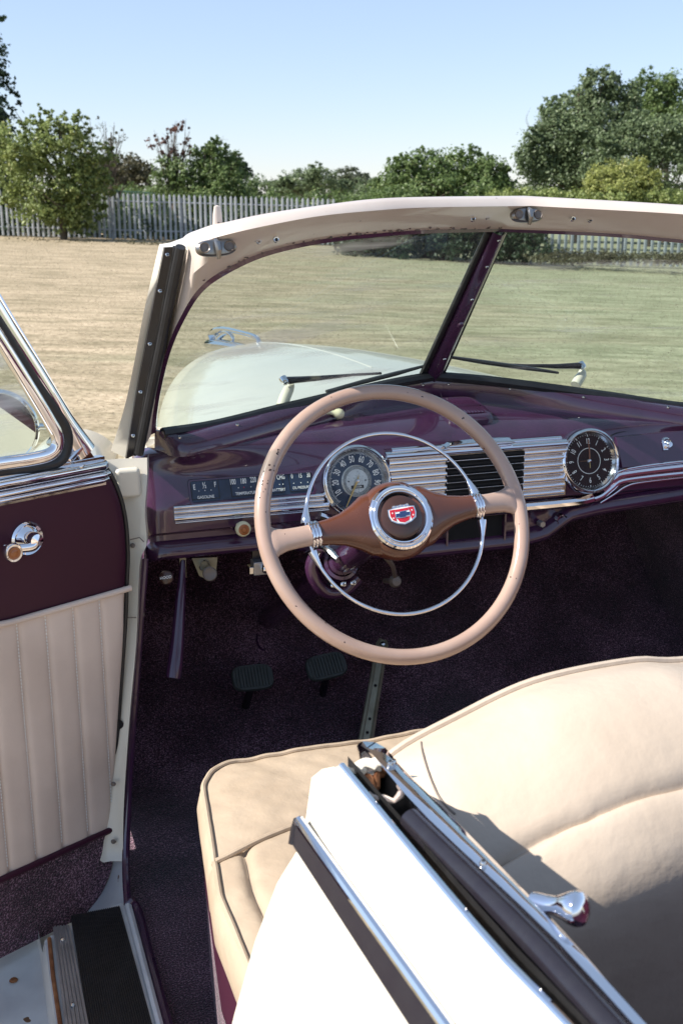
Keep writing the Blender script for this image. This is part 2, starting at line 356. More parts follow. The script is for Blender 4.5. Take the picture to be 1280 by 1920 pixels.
# garnish moulding under the glass
gar_b = [(290, 838, 1.168), (342, 847, 1.167), (416, 831, 1.175), (510, 809, 1.182), (604, 787, 1.189), (700, 765, 1.195), (810, 747, 1.199)]
gar_t = [(290, 800), (330, 806), (410, 789), (510, 765), (604, 743), (700, 721), (808, 701)]
GB = crp([P(x, y, Z=z) for x, y, z in gar_b]); GT = crp([G(*p, off=.002)-A3(0, 0, .007) for p in gar_t])
GB[-1][0] = 0; GT[-1][0] = 0
GM = [GT*.75+GB*.25+A3(0, -.002, .010), GT*.45+GB*.55+A3(0, -.004, .0125), GT*.18+GB*.82+A3(0, -.003, .009)]
gar = MB(); both(gar, [GT-A3(0, -.02, .0), GT]+GM+[GB, GB-A3(0, 0, .01)], PURP)
for i in (6, 14, 23, 30, 35):
    for c in (GM[1], mir(GM[1])): screw(gar, c[i]+A3(0, 0, .0005), (0, -.5, .85), .0036)
for c in (-.014, .016): gar.tube([A3(c, GT[-1][1], GT[-1][2]+.004), A3(c, GM[1][-1][1], GM[1][-1][2]+.003), A3(c, GB[-1][1]-.004, GB[-1][2]+.002)], .003, PURP, 8)
gar.build('garnish_moulding', parent=wf)
# header latches
def latch(c, rx, name='header_latch'):
    mb = MB(); rx = unit(rx); n = unit(A3(0, -1, .25)-rx*(A3(0, -1, .25)@rx)); u = np.cross(n, rx); u = u if u[2] > 0 else -u
    o = []
    for t in np.linspace(0, 2*pi, 28, endpoint=False):
        x = .031*np.sign(cos(t))*abs(cos(t))**.75; o.append(c+rx*x+u*.0125*np.sign(sin(t))*abs(sin(t))**.8)
    o = np.array(o); cc = np.array(c)
    mb.loft([o-n*.004, o+n*.004, cc+(o-cc)*.88+n*.0075, cc+(o-cc)*.6+n*.0085, cc+(o-cc)*.02+n*.009], DULL, cu=True)
    for s_ in (-1, 1):
        mb.lathe([(0, .0085), (.006, .0088), (.0078, .0105), (.0085, .008)], cc+rx*s_*.019, n, KNOBG, 16)
        mb.lathe([(0, .0095), (.0045, .009)], cc+rx*s_*.019, n, KNOBG, 12)
    mb.tube([cc+n*.008+u*.010, cc+n*.016+u*.004, cc+n*.017-u*.006, cc+n*.009-u*.018], [.004, .0055, .005, .003], DULL, 10)
    return mb.build(name, parent=wf)
latch(P(405, 465, Y=.055), A3(1, .0, .05)); latch(P(986, 404, Y=.215), A3(1, 0, -.02))
mb = MB(); q = P(408, 412, Y=.10); mb.lathe([(0, .022), (.005, .02), (.007, .008), (.008, -.012)], q, (0, 0, 1), BEIGE, 14, sx=.5); mb.build('guide_pin', parent=wf)
# glass
GT2 = np.array([G(*p, off=-.006) for p in top_in]); GB2 = np.array([G(*p, off=-.006) for p in bot_in])
loop = np.vstack([crp(GT2, 4), crp(GB2, 4)[1:]]); c0 = loop.mean(0); loop = c0+(loop-c0)*1.012
for k in (0, 1):
    lp = mir(loop) if k else loop
    g = MB(); g.add(lp, [tuple(range(len(lp)))], GLASS); g.build('windshield_glass', parent=car, flat=True)
# wipers
def wiper(pw, arm, blade, mr=False):
    w_ = bpy.data.objects.new('wiper', None); COL.objects.link(w_); w_.parent = car
    a = MB(); a.tube(pw, [.012, .0125, .0115, .009, .006], CREAM, 12); a.build('post', parent=w_)
    a = MB(); a.tube(arm, [.0085, .007, .0055, .003, .003], BLACKS, 8); a.lathe([(0, .009), (.006, .008), (.0085, .002), (.0085, -.008), (0, -.01)], arm[0], unit(gN), CHROME, 14); a.build('arm', parent=w_)
    a = MB(); a.tube(blade, [.005, .0075, .0075, .004], BLACK, 8, flat=.7); a.build('blade', parent=w_)
wiper([G(528, 762, -.01), G(534, 745, -.025), G(541, 730, -.04), G(545, 722, -.045), G(546, 718, -.045)],
      [G(533, 714, -.045), G(560, 712, -.043), G(600, 709, -.040), G(660, 703, -.034), G(714, 700, -.026)],
      [G(612, 734, -.012), G(680, 716, -.013), G(740, 701, -.013), G(803, 684, -.013)])
gNr = gN*A3(-1, 1, 1)
def Gr(x, y, off): return PL(x, y, gA+gNr*off, gNr)
wiper([Gr(1078, 722, -.01), Gr(1084, 712, -.025), Gr(1090, 703, -.04), Gr(1090, 697, -.045), Gr(1089, 695, -.045)],
      [Gr(1090, 686, -.045), Gr(1075, 686, -.043), Gr(1040, 687, -.040), Gr(985, 685, -.030), Gr(935, 683, -.024)],
      [Gr(846, 670, -.012), Gr(905, 679, -.013), Gr(985, 690, -.013), Gr(1046, 699, -.013)])

# ================================================================== dashboard
dash = bpy.data.objects.new('dashboard', None); COL.objects.link(dash); dash.parent = car
GBf = np.vstack([GB, mir(GB)[::-1][1:]])            # whole lower garnish line
XS = np.linspace(-.665, .665, 71)
gy = np.interp(XS, GBf[:, 0], GBf[:, 1]); gz = np.interp(XS, GBf[:, 0], GBf[:, 2])
gz = np.convolve(np.pad(gz, 3, 'edge'), np.ones(7)/7, 'valid'); gy = np.minimum(gy, .632)
def zbot(x): return float(np.interp(x, [-.7, -.42, -.30, -.16, .10, .17, .225, .30, .7], [.957, .957, .925, .905, .905, .916, .952, .962, .982]))
def dash_sec(k):
    x = XS[k]; g0 = A3(x, gy[k]+.02, gz[k]-.004); dy = gy[k]-.4; e = A3(x, .4245, 1.112)
    c1 = g0+A3(0, -.02-.62*max(dy, .02), -.002); c2 = A3(x, .436, min(gz[k]-.012, 1.150)); o = []
    for t in np.linspace(0, 1, 14): o.append((1-t)**3*g0+3*t*(1-t)**2*c1+3*t*t*(1-t)*c2+t**3*e)
    b = zbot(x)
    for y, z in [(.4135, 1.09), (.401, 1.064), (.4, 1.05), (.4, 1.012), (.409, 1.005), (.413, b+.05), (.412, b+.036), (.400, b+.030), (.392, b+.020), (.390, b+.010), (.394, b+.003), (.404, b), (.44, b-.002), (.47, b+.02), (.50, b+.06)]:
        o.append(A3(x, y, min(z, 1.012) if z < 1.01 else z))
    return np.array(o)
secs = [dash_sec(k) for k in range(len(XS))]
d = MB(); d.loft(secs, PURP)
for k, sg in ((0, 1), (-1, -1)):       # rounded left and right ends
    s0 = secs[k]; cl = lambda p, zz: np.array([A3(q[0], q[1], min(q[2], zz)) for q in p])
    d.loft([s0, s0+A3(-sg*.012, .004, -.002), cl(s0+A3(-sg*.026, .02, -.006), 1.15), cl(s0+A3(-sg*.036, .06, -.012), 1.10)], PURP)
d.build('dash_shell', parent=dash, ang=50)
R_ = A3(1, 0, 0); U_ = A3(0, 0, 1); N_ = A3(0, -1, 0); ND = unit(A3(0, -1, .24)); UD = unit(A3(0, .24, 1))
def tilt(m, z0=1.064):
    m.v = [(x, y+max(0, z-z0)*.49, z) for x, y, z in m.v]
# --- speedometer
def dial(cx, cz, rad):
    m = MB(); c = A3(cx, .403, cz)
    m.lathe([(rad*.86, .010), (rad*.88, .014), (rad*.92, .0165), (rad*.955, .0150), (rad*.965, .0135), (rad*.985, .0125), (rad, .008), (rad*1.01, .0), (rad*1.01, -.03)], c, ND, CHROME, 64)
    m.lathe([(rad*.80, .004), (rad*.865, .0105)], c, ND, CHROMEW, 64)
    return m, c
RS = .073
m, c = dial(-.265, 1.083, RS)
m.lathe([(0, .004), (RS*.84, .004)], c, ND, NAVY, 48)
m.lathe([(0, .0075), (RS*.40, .0070), (RS*.43, .0052), (RS*.44, .004)], c, ND, SILV, 48)
for rr in (.33, .36, .39): m.lathe([(RS*rr, .0078), (RS*(rr+.006), .0080), (RS*(rr+.012), .0078)], c, ND, ODO, 48)
def ang(a): return R_*sin(a)+UD*cos(a)
for k in range(101):
    a = R(-135+2.7*k); L_ = .052 if k % 5 else .085
    t_ = ang(a); m.box(c+t_*RS*(.795-L_/2)+ND*.0044, (.0007, RS*L_, .0003), WHITE, np.array([np.cross(ND, t_), t_, ND]))
for k, s_ in enumerate(range(10, 101, 10)):
    a = R(-135+27*(k+.65)); t_ = ang(a); m.text(str(s_), c+t_*RS*.60+ND*.0046, np.cross(ND, t_)*-1, t_, .0185, WHITE, .62, bold=.012)
m.box(c+ND*.0078-UD*.012, (.026, .0065, .001), ODO, np.array([R_, UD, ND])); m.text('005084', c+ND*.0086-UD*.012, R_, UD, .0062, WHITE, .95)
for s_ in (-1, 1): m.lathe([(0, .0084), (.0016, .0082)], c+R_*s_*.018, ND, ODO, 10)
t_ = ang(R(-151)); sd = np.cross(ND, t_)
m.prism([c+ND*.0105-t_*.013-sd*.0028, c+ND*.0105+sd*.002, c+ND*.0105+t_*RS*.78+sd*.0008, c+ND*.0105+t_*RS*.80, c+ND*.0105+t_*RS*.78-sd*.0008, c+ND*.0105-sd*.002][::1], ND*.0008, GOLD)
m.lathe([(0, .0135), (.003, .013), (.0045, .010), (.0045, .008)], c, ND, CHROMEW, 16)
m.lathe([(0, .0125), (RS*.86, .0125)], c, ND, CLEAR, 48)
m.build('speedometer', parent=dash)
# --- clock
RC = .0705
m, c = dial(.266, 1.085, RC)
m.lathe([(0, .003), (RC*.85, .003)], c, ND, CLKF, 48)
m.lathe([(RC*.38, .0034), (RC*.385, .0038), (RC*.395, .0038), (RC*.40, .0034)], c, ND, WHITE, 48)
for k in range(60):
    t_ = ang(R(6*k)); m.box(c+t_*RC*(.80 if k % 5 else .785)+ND*.0035, (.0006 if k % 5 else .0013, RC*(.05 if k % 5 else .085), .0003), WHITE, np.array([np.cross(ND, t_), t_, ND]))
for k in range(1, 13):
    t_ = ang(R(30*k)); up_ = t_ if k in (11, 12, 1, 2, 10) else -t_ if k in (5, 6, 7) else t_
    m.text(str(k), c+t_*RC*.60+ND*.0036, -np.cross(ND, up_), up_, .0165, WHITE, .62, bold=.01)
for a, L_, wd, mt in ((0, .66, .0016, ORNG), (180, .22, .0012, GOLD), (2, .40, .0030, ORNG), (272, .34, .0008, RUST)):
    t_ = ang(R(a)); m.box(c+t_*RC*L_/2+ND*.0065, (wd, RC*L_, .0005), mt, np.array([np.cross(ND, t_), t_, ND]))
m.lathe([(0, .0085), (.003, .008), (.005, .0045)], c, ND, CHROMEW, 16)
m.lathe([(0, .0115), (RC*.86, .0115)], c, ND, CLEAR, 48)
m.lathe([(0, .020), (.0015, .0195), (.0022, .016)], c-UD*RC*.93, ND, CHROMEW, 10)
m.build('clock', parent=dash)
# --- gauge strip
m = MB(); gx0, gx1, gz0, gz1 = -.602, -.350, 1.064, 1.108
o = []
for cx, cz, a0 in ((gx1-.005, gz1-.005, 0), (gx0+.005, gz1-.005, 90), (gx0+.005, gz0+.005, 180), (gx1-.005, gz0+.005, 270)):
    for a in np.linspace(a0, a0+90, 5): o.append(A3(cx+.005*cos(R(a)), .3995, cz+.005*sin(R(a))))
o = np.array(o); oc = o.mean(0)
m.loft([o+A3(0, .002, 0), o+A3(0, -.004, 0), oc+(o-oc)*A3(.975, 1, .86)+A3(0, -.004, 0), oc+(o-oc)*A3(.972, 1, .84)+A3(0, -.0005, 0)], PURP, cu=True)
m.add([oc+(p-oc)*A3(.975, 1, .87)+A3(0, -.0008, 0) for p in o], [tuple(range(len(o)))], NAVY)
for xa, xb in ((-.598, -.543), (-.520, -.468), (-.444, -.415), (-.402, -.356)):
    m.box(A3((xa+xb)/2, .3978, 1.0885), (xb-xa, .0006, .034), ODO)
    m.box(A3((xa+xb)/2, .3974, 1.0885), (xb-xa-.003, .0006, .031), NAVY)
T = lambda s_, x, z, sz, sx=.7: m.text(s_, A3(x, .3966, z), R_, U_, sz, WHITE, sx, bold=.012)
T('E', -.591, 1.094, .013); T('½', -.571, 1.096, .015); T('F', -.550, 1.096, .013); T('GASOLINE', -.571, 1.0755, .0075, .95)
T('100', -.515, 1.098, .0135, .62); T('180', -.494, 1.098, .0135, .62); T('220', -.474, 1.099, .0135, .62); T('TEMPERATURE', -.490, 1.0765, .0072, .95)
T('DIS', -.438, 1.1, .011, .62); T('CHG', -.418, 1.1, .0125, .62); T('BATTERY', -.425, 1.0775, .0072, .9)
T('0', -.395, 1.1, .0125, .62); T('15', -.378, 1.1, .0125, .62); T('30', -.361, 1.1, .0125, .62); T('OIL PRESSURE', -.379, 1.0785, .0068, .85)
for x in (-.583, -.571, -.559, -.505, -.480, -.422, -.415, -.393, -.378, -.364): m.lathe([(0, .001), (.0011, .0)], A3(x, .3972, 1.087), N_, WHITE, 8)
m.lathe([(0, .001), (.0012, .0)], A3(-.494, .3972, 1.087), N_, RED, 8)
tilt(m); m.build('gauge_panel', parent=dash)
# --- chrome ribbed band left
m = MB()
def rib(x0, x1, z, h, y=.399, dz=0., mt=CHROME, dep=.006):
    C = []
    for x, zz in ((x0, z), (x1, z+dz)): C.append([A3(x, y-dep*sin(a), zz+h/2*cos(a)) for a in np.linspace(0, pi, 9)])
    m.loft(C, mt); 
    for cc in C: m.add(cc, [tuple(range(9))], mt)
rib(-.635, -.335, 1.0605, .009); rib(-.635, -.335, 1.0515, .009); rib(-.635, -.325, 1.0395, .015, dep=.009); rib(-.633, -.325, 1.0305, .004)
m.build('ribbed_trim', parent=dash)
# --- centre grille
m = MB(); zt, zb_ = 1.137, 1.016
m.box(A3(.008, .4185, (zt+zb_)/2), (.405, .043, zt-zb_), CHROMEW)
for k in range(7):
    z = 1.119-k*.0152
    rib(-.197, -.071, z-.004, .0135, dep=.008); rib(.106, .205, z-.004, .0135, dep=.008)
m.box(A3(.0175, .396, 1.068), (.175, .006, .099), DARK)
for k in range(6): rib(-.071, .106, 1.112-k*.0152, .0036, y=.394, dep=.009); 
for k in range(7): m.box(A3(.0175, .3925, 1.118-k*.0152), (.175, .004, .0045), DARK)
rib(-.205, .205, 1.1305, .016, dep=.013); rib(-.19, .195, 1.141, .008, dep=.007, y=.403)
m.loft([[A3(x, .400-.018*sin(a), 1.1425+h_*cos(a)) for a in np.linspace(0, pi, 9)] for x, h_ in ((-.078, .001), (-.068, .008), (.0, .0105), (.070, .009), (.078, .001))], CHROME)
m.build('chrome_grille', parent=dash)
m = MB()   # bottom sweep under the speedometer, grille and clock, out to the glovebox
def sweep(path, r, mt=CHROME, fl=.6): m.tube(crp([A3(x, y, z) for x, z, y in path]), r, mt, 10, ref=(0, 0, 1), flat=1)
sweep([(-.345, 1.018, .397), (-.30, 1.002, .396), (-.20, 1.000, .395), (0, .998, .395), (.15, .997, .395), (.24, .998, .395), (.276, 1.002, .395)], .0115)
sweep([(.281, 1.000, .395), (.300, 1.006, .395), (.325, 1.022, .396), (.345, 1.034, .396), (.40, 1.038, .396), (.52, 1.040, .396), (.66, 1.041, .396)], .0068)
sweep([(.300, 1.020, .396), (.330, 1.042, .396), (.36, 1.050, .396), (.52, 1.055, .396), (.66, 1.056, .396)], .0088)
sweep([(.318, 1.045, .396), (.345, 1.058, .396), (.40, 1.064, .396), (.52, 1.068, .396), (.66, 1.069, .396)], .0035)
sweep([(.298, .990, .396), (.33, 1.006, .396), (.36, 1.022, .396), (.40, 1.028, .396), (.52, 1.031, .396), (.66, 1.032, .396)], .0030)
m.build('chrome_sweep', parent=dash)
m = MB(); gd = [A3(x, 0, z) for x, z in ((.343, 1.128), (.660, 1.136), (.663, 1.072), (.345, 1.064))]
o = np.array([A3(q[0], .3965, q[2]) for q in gd]); oc = o.mean(0)
m.loft([o+A3(0, .004, 0), oc+(o-oc)*.995, oc+(o-oc)*A3(.985, 1, .94)+A3(0, -.002, 0)], PURP, cu=True); m.add(oc+(o-oc)*A3(.985, 1, .94)+A3(0, -.002, 0), [(0, 1, 2, 3)], PURP)
m.tube(crp([A3(.337, .3985, 1.062), A3(.337, .3985, 1.131), A3(.50, .3985, 1.136), A3(.665, .3985, 1.140)], 8), .0012, DARK, 6)
m.lathe([(.012, .0), (.0115, .003), (.009, .0045), (.008, .010), (.006, .0105), (.005, .016), (0, .0165)], A3(.469, .3945, 1.109), N_, CHROME, 20)
m.box(A3(.462, .392, 1.105), (.012, .003, .02), CHROME)
tilt(m, 1.066); m.build('glovebox_door', parent=dash, ang=30)
# --- lower face fittings
m = MB(); x0, x1, z0, z1 = -.062, .066, .924, .985
m.loft([[A3(x, y, z) for x, z in ((x0-a, z0-a), (x1+a, z0-a), (x1+a, z1+a), (x0-a, z1+a))] for y, a in ((.412, .006), (.3945, .005), (.3945, .001), (.41, 0))], PURP, cu=True)
m.box(A3((x0+x1)/2, .4065, (z0+z1)/2), (x1-x0+.004, .004, z1-z0+.004), DARK)
m.build('radio_opening', parent=dash, ang=30)
m = MB(); q = P(1048, 973, Y=.405); m.lathe([(.0085, .004), (.010, .012), (.0125, .013), (.013, .0)], q, N_, CHROME, 24); m.lathe([(0, .005), (.0088, .005)], q, N_, DARK, 20); m.build('key_socket', parent=dash)
m = MB(); q = P(1012, 981, Y=.402); m.lathe([(0, .012), (.0065, .012), (.0075, .010), (.0075, -.004)], q, N_, ALU, 6); m.build('hex_nut', parent=dash, ang=20)
m = MB(); q = P(810, 1006, Y=.398); m.lathe([(.0085, 0), (.0105, .002), (.0115, -.003)], q, N_, PURP, 20); m.lathe([(0, .001), (.009, .001)], q, N_, DARK, 16); m.build('switch_hole', parent=dash)
m = MB(); q = P(455, 991, Y=.37); m.lathe([(.006, -.04), (.006, -.006), (.012, -.004), (.0150, .0), (.0150, .006), (.0125, .0095), (.0105, .010)], q, (0, -1, .05), IVORY, 28)
m.lathe([(.0105, .009), (.0105, .0115), (.006, .013), (0, .0135)], q, (0, -1, .05), ORNG, 28); m.lathe([(.004, .0132), (.005, .0145), (.006, .0132)], q, (0, -1, .05), ORNG, 20)
m.lathe([(.014, -.03), (.017, -.032), (.018, -.04)], q, N_, PURP, 20); m.build('pull_knob', parent=dash)
# white knob lying on the dash top, ribbed vent
m = MB(); dsh = bpy.data.objects['dash_shell'].data; dbv = BVHTree.FromPolygons([v.co for v in dsh.vertices], [tuple(p.vertices) for p in dsh.polygons])
q = np.array(dbv.ray_cast(Ve(CAM), Ve(ray(634, 787)).normalized())[0])+A3(0, 0, .009); q2 = q+A3(-.030, .001, .006)
ax_ = unit(q2-q); m.lathe([(0, -.012), (.007, -.011), (.0105, -.006), (.011, .0), (.009, .006), (.0052, .011), (.0042, .018), (.006, .026), (.0055, .031), (0, .033)], q+A3(0, 0, .004), ax_, IVORY, 20); m.build('wiper_knob', parent=dash)
dsh = bpy.data.objects['dash_shell'].data; dbv = BVHTree.FromPolygons([v.co for v in dsh.vertices], [tuple(p.vertices) for p in dsh.polygons])
h_ = dbv.ray_cast(Ve(CAM), Ve(ray(866, 771)).normalized()); vn = unit(h_[1]); vn = vn if vn[2] > 0 else -vn; vc = np.array(h_[0])+vn*.001; vr = unit(A3(1, 0, 0)-vn*vn[0]); vu = np.cross(vn, vr)
m = MB(); sec = []
for sx_, hgt in ((1.0, -.012), (.98, .003), (.92, .0085), (.86, .011), (.74, .0115), (.72, .0085)):
    sec.append([vc+vr*.056*sx_*np.sign(cos(t))*abs(cos(t))**.45+vu*.068*sx_*np.sign(sin(t))*abs(sin(t))**.45+vn*hgt for t in np.linspace(0, 2*pi, 32, endpoint=False)])
m.loft(sec, PURP, cu=True); m.add(sec[-1], [tuple(range(32))], DARK)
for k in range(10):
    x = -.034+k*.0075
    for y0, y1 in ((-.046, -.004), (.004, .046)): m.box(vc+vr*x+vu*(y0+y1)/2+vn*.0105, (.0034, y1-y0, .006), PURP, np.array([vr, vu, vn]))
m.box(vc+vn*.0105, (.080, .008, .005), PURP, np.array([vr, vu, vn]))
m.build('demister_vent', parent=dash, ang=30)

# ================================================================== steering
sw = bpy.data.objects.new('steering_wheel', None); COL.objects.link(sw); sw.parent = car
BT = R(29.6); WN = A3(0, -cos(BT), sin(BT)); WU0 = A3(1, 0, 0); WV0 = A3(0, sin(BT), cos(BT)); WS = 1.047; WC = A3(-.339, -.003, 1.116)
ro = R(4.5); WU = WU0*cos(ro)+WV0*sin(ro); WV = WV0*cos(ro)-WU0*sin(ro)
def W(u, v, n=0): return WC+(WU*u+WV*v+WN*n)*WS
def ls(p): return [(a*WS, b*WS) for a, b in p]
m = MB(); TT = np.linspace(0, 2*pi, 96, endpoint=False)
m.tube([W(.2155*cos(t), .2155*sin(t)) for t in TT], .0131, RIM, 20, closed=True)
def spoke(mb, st, mt, sg):
    mb.loft([[W(sg*u, hh*cos(t), n+th*sin(t)) for t in np.linspace(0, 2*pi, 24, endpoint=False)] for u, hh, th, n in st], mt, cu=True, cap=True)
for sg in (-1, 1): spoke(m, [(.140, .0165, .0125, .005), (.165, .0165, .012, .003), (.185, .0175, .0115, .001), (.198, .0215, .012, 0), (.207, .030, .011, 0), (.213, .044, .008, 0)], RIM, sg)
rr_ = random.Random(3)
for k in range(26):
    th_ = R(rr_.gauss(155, 4)) if k < 18 else rr_.uniform(0, 2*pi); dr = rr_.uniform(-.007, .009) if k < 18 else rr_.uniform(-.010, .010); s_ = rr_.uniform(.0006, .0019)
    n_ = math.sqrt(.0131**2-dr**2)/WS; c_ = W((.2155+dr)*cos(th_), (.2155+dr)*sin(th_), n_); nn = unit(c_-W(.2155*cos(th_), .2155*sin(th_)))
    m.lathe([(0, .0002), (s_*.7, .0002), (s_, -.0001), (s_, -.0006)], c_, nn, CAPB, 7, sx=rr_.uniform(.4, 1.2))
m.build('rim', parent=sw, ang=60)
m = MB()
for sg in (-1, 1): spoke(m, [(0, .052, .028, -.004), (.03, .053, .028, -.003), (.052, .048, .026, -.001), (.070, .036, .021, .001), (.092, .0255, .0165, .003), (.115, .0205, .0145, .004), (.140, .0178, .0135, .005)], BROWN, sg)
m.lathe(ls([(.040, -.045), (.052, -.034), (.061, -.018), (.0635, -.002), (.061, .010), (.053, .020), (.044, .024)]), WC, WN, BROWN, 48)
m.build('hub', parent=sw, ang=60)
for sg in (-1, 1):
    m = MB()
    for k in range(3): m.tube([W(sg*(.134+k*.0052), .0188*cos(t), .005+.0148*sin(t)) for t in np.linspace(0, 2*pi, 32, endpoint=False)], .0026, CHROME, 8, closed=True)
    m.build('spoke_band', parent=sw)
m = MB(); m.lathe(ls([(.0535, .019), (.0525, .024), (.0495, .0268), (.0465, .0262), (.0455, .0272), (.0440, .0266), (.0430, .0274), (.0415, .0262), (.0400, .0265), (.0385, .024), (.0375, .020)]), WC, WN, CHROME, 64); m.build('trim_ring', parent=sw)
m = MB(); m.lathe(ls([(0, .0300), (.015, .0295), (.028, .0275), (.034, .0245), (.0355, .021), (.036, .018)]), WC, WN, CAPB, 48); m.lathe(ls([(.036, .019), (.038, .0205)]), WC, WN, DARK, 48)
m.build('horn_button', parent=sw)
m = MB()
hr = [W(.147*cos(t), .147*sin(t)-.002, -.002) for t in TT]; m.tube(hr, .0032, CHROME, 12, closed=True)
for sg in (-1, 1):
    for s2 in (-1, 1):
        a0 = R(11); a1 = R(19); pts = [W(sg*.147*cos(a), s2*.147*sin(a)-.002, -.002) for a in np.linspace(a0*.8, a1, 6)]; m.tube(pts, [.0085, .0078, .0062, .0048, .0038], CHROME, 12)
m.build('horn_ring', parent=sw)
m = MB(); es = 1.0
def Em(u, v, n): return W(u*es+.0, v*es+.002, n)
sh = [(-.0225, .0105), (-.0235, .000), (-.021, -.008), (-.012, -.0135), (0, -.0165), (.012, -.0135), (.021, -.008), (.0235, .000), (.0225, .0105), (.012, .0120), (0, .0125), (-.012, .0120)]
m.prism([Em(u, v, .0290) for u, v in sh], WN*.0022, CHROME); m.prism([Em(u*.92, v*.90, .0313) for u, v in sh], WN*.0004, WHITE)
m.prism([Em(u, v, .0318) for u, v in ((-.020, .0092), (-.0208, 0), (-.018, -.0068), (-.0125, -.0098), (-.0125, .0045), (-.011, .0092))], WN*.0003, RED)
m.prism([Em(u, v, .0318) for u, v in ((.020, .0092), (.0208, 0), (.018, -.0068), (.0125, -.0098), (.0125, .0045), (.011, .0092))], WN*.0003, RED)
m.prism([Em(u, v, .0318) for u, v in ((-.0112, .0088), (.0112, .0088), (.0112, .0050), (-.0112, .0050))], WN*.0003, RED)
m.prism([Em(u, v, .0318) for u, v in ((-.0112, -.0050), (.0112, -.0050), (.0080, -.0108), (0, -.0132), (-.0080, -.0108))], WN*.0003, RED)
bt_ = [(-.0125, -.0034), (-.0105, .0018), (-.0045, .0018), (-.0040, .0042), (.0060, .0042), (.0060, .0018), (.0125, .0018), (.0105, -.0030), (.0045, -.0030), (.0040, -.0048), (-.0060, -.0048), (-.0060, -.0034)]
m.prism([Em(u*1.12, v*1.16, .0320) for u, v in bt_], WN*.0006, CHROME); m.prism([Em(u, v, .0326) for u, v in bt_], WN*.0004, BLUE)
for u, v in ((-.0165, .004), (-.0165, -.004), (.0165, .004), (.0165, -.004)):
    st_ = [(r_*sin(a), r_*cos(a)) for a, r_ in [(R(36*k), .0017 if k % 2 == 0 else .0007) for k in range(10)]]
    m.prism([Em(u+a, v+b, .0321) for a, b in st_], WN*.0003, WHITE)
for k in range(5): m.lathe([(0, .004), (.0012, .003), (.0018, .001), (.0022, -.001)], Em(-.011+k*.0055, .0135+.0012*(k % 2 == 0), .0292), WN, CHROME, 10)
m.prism([Em(u, v, .0288) for u, v in ((-.0145, .011), (.0145, .011), (.0135, .0150), (-.0135, .0150))], WN*.0022, CHROME)
m.build('emblem', parent=sw, ang=20)
stc = bpy.data.objects.new('steering_column', None); COL.objects.link(stc); stc.parent = car
m = MB(); m.lathe([(.034, 0), (.036, .04), (.030, .06), (.0265, .10), (.0265, .95)], WC-WN*.045, -WN, PURP, 28)
m.build('column_tube', parent=stc)
m = MB(); q = WC-WN*.34; m.lathe([(.028, -.02), (.034, -.018), (.034, .018), (.028, .02)], q, -WN, PURP, 28)
m.tube(crp([q+A3(-.03, 0, .05), q+A3(-.055, 0, .0), q+A3(-.03, 0, -.05), q+A3(.01, 0, -.055), q+A3(.04, 0, -.03)]), .013, PURP, 12)
m.tube(crp([WC-WN*.24+A3(-.03, 0, -.01), WC-WN*.30+A3(-.045, 0, .03), WC-WN*.44+A3(-.05, 0, .04)]), .007, CHROMEW, 10)
for k in range(3): screw(m, q+A3(-.02+.02*k, -.03, -.03), (0, -1, .3), .006)
m.build('column_clamp', parent=stc)
m = MB(); m.tube(crp([WC-WN*.13+A3(.02, 0, -.03), P(735, 1060, Y=.2), P(740, 1080, Y=.3)]), .0045, KNOBG, 8)
q = P(740, 1090, Y=.34); m.lathe([(0, .012), (.009, .011), (.0125, .005), (.0125, -.004), (.006, -.010), (.005, -.06)], q, (0, -1, .3), KNOBG, 20); m.build('choke_knob', parent=stc)

# ================================================================== fittings under the dash
hk = MB(); q = P(312, 1083, Y=.37); n_ = unit(A3(-.25, -1, .35))
hk.lathe([(0, .011), (.009, .0105), (.0128, .008), (.0140, .003), (.0130, -.004), (.007, -.008), (.006, -.05)], q, n_, CAPB, 28)
r_ = unit(np.cross(n_, U_))*-1; r_ = r_ if r_[0] > 0 else -r_; u_ = np.cross(r_, n_); u_ = u_ if u_[2] > 0 else -u_
hk.text('HOOD', q+n_*.0112, r_*cos(R(8))+u_*sin(R(8)), u_*cos(R(8))-r_*sin(R(8)), .0075, WHITE, .95, bold=.01)
hk.build('hood_release_knob', parent=car)
m = MB(); q = P(393, 1076, Y=.36); m.lathe([(0, .010), (.008, .010), (.0115, .012), (.0138, .010), (.0140, .005), (.008, .0), (.005, -.004), (.005, -.05)], q, (-.1, -1, .3), KNOBG, 28)
m.lathe([(.008, 0), (.0105, .004), (.012, .0)], P(384, 1060, Y=.40), (-.1, -1, .3), CHROME, 20)
m.prism([P(x, y, Y=.405) for x, y in ((360, 1047), (408, 1045), (405, 1075), (392, 1088), (374, 1080))], A3(0, .003, 0), STEEL)
m.build('vent_pull_knob', parent=car)
m = MB(); q = P(488, 1062, Y=.41); m.box(q, (.034, .03, .028), ALU); m.box(q+A3(-.020, 0, -.004), (.010, .022, .016), CHROMEW); m.box(q+A3(0, .01, .025), (.030, .01, .03), BLACKS)
m.lathe([(0, .022), (.006, .021), (.0085, .016), (.0085, 0)], q+A3(.004, -.012, .002), N_, CHROME, 16); m.build('ignition_switch', parent=car, bevel=.002)
m = MB(); pts = [P(343, 1050, Y=.42), P(342, 1078, Y=.41), P(338, 1130, Y=.39), P(333, 1200, Y=.36), P(328, 1250, Y=.335), P(325, 1272, Y=.325)]
m.tube(crp(pts), [.005, .007, .0105, .0135, .0155, .0150], PURP, 18, ref=(0, 1, 0), flat=.7); m.box(P(343, 1060, Y=.42), (.012, .004, .05), STEEL); m.build('handbrake_lever', parent=car, ang=60)
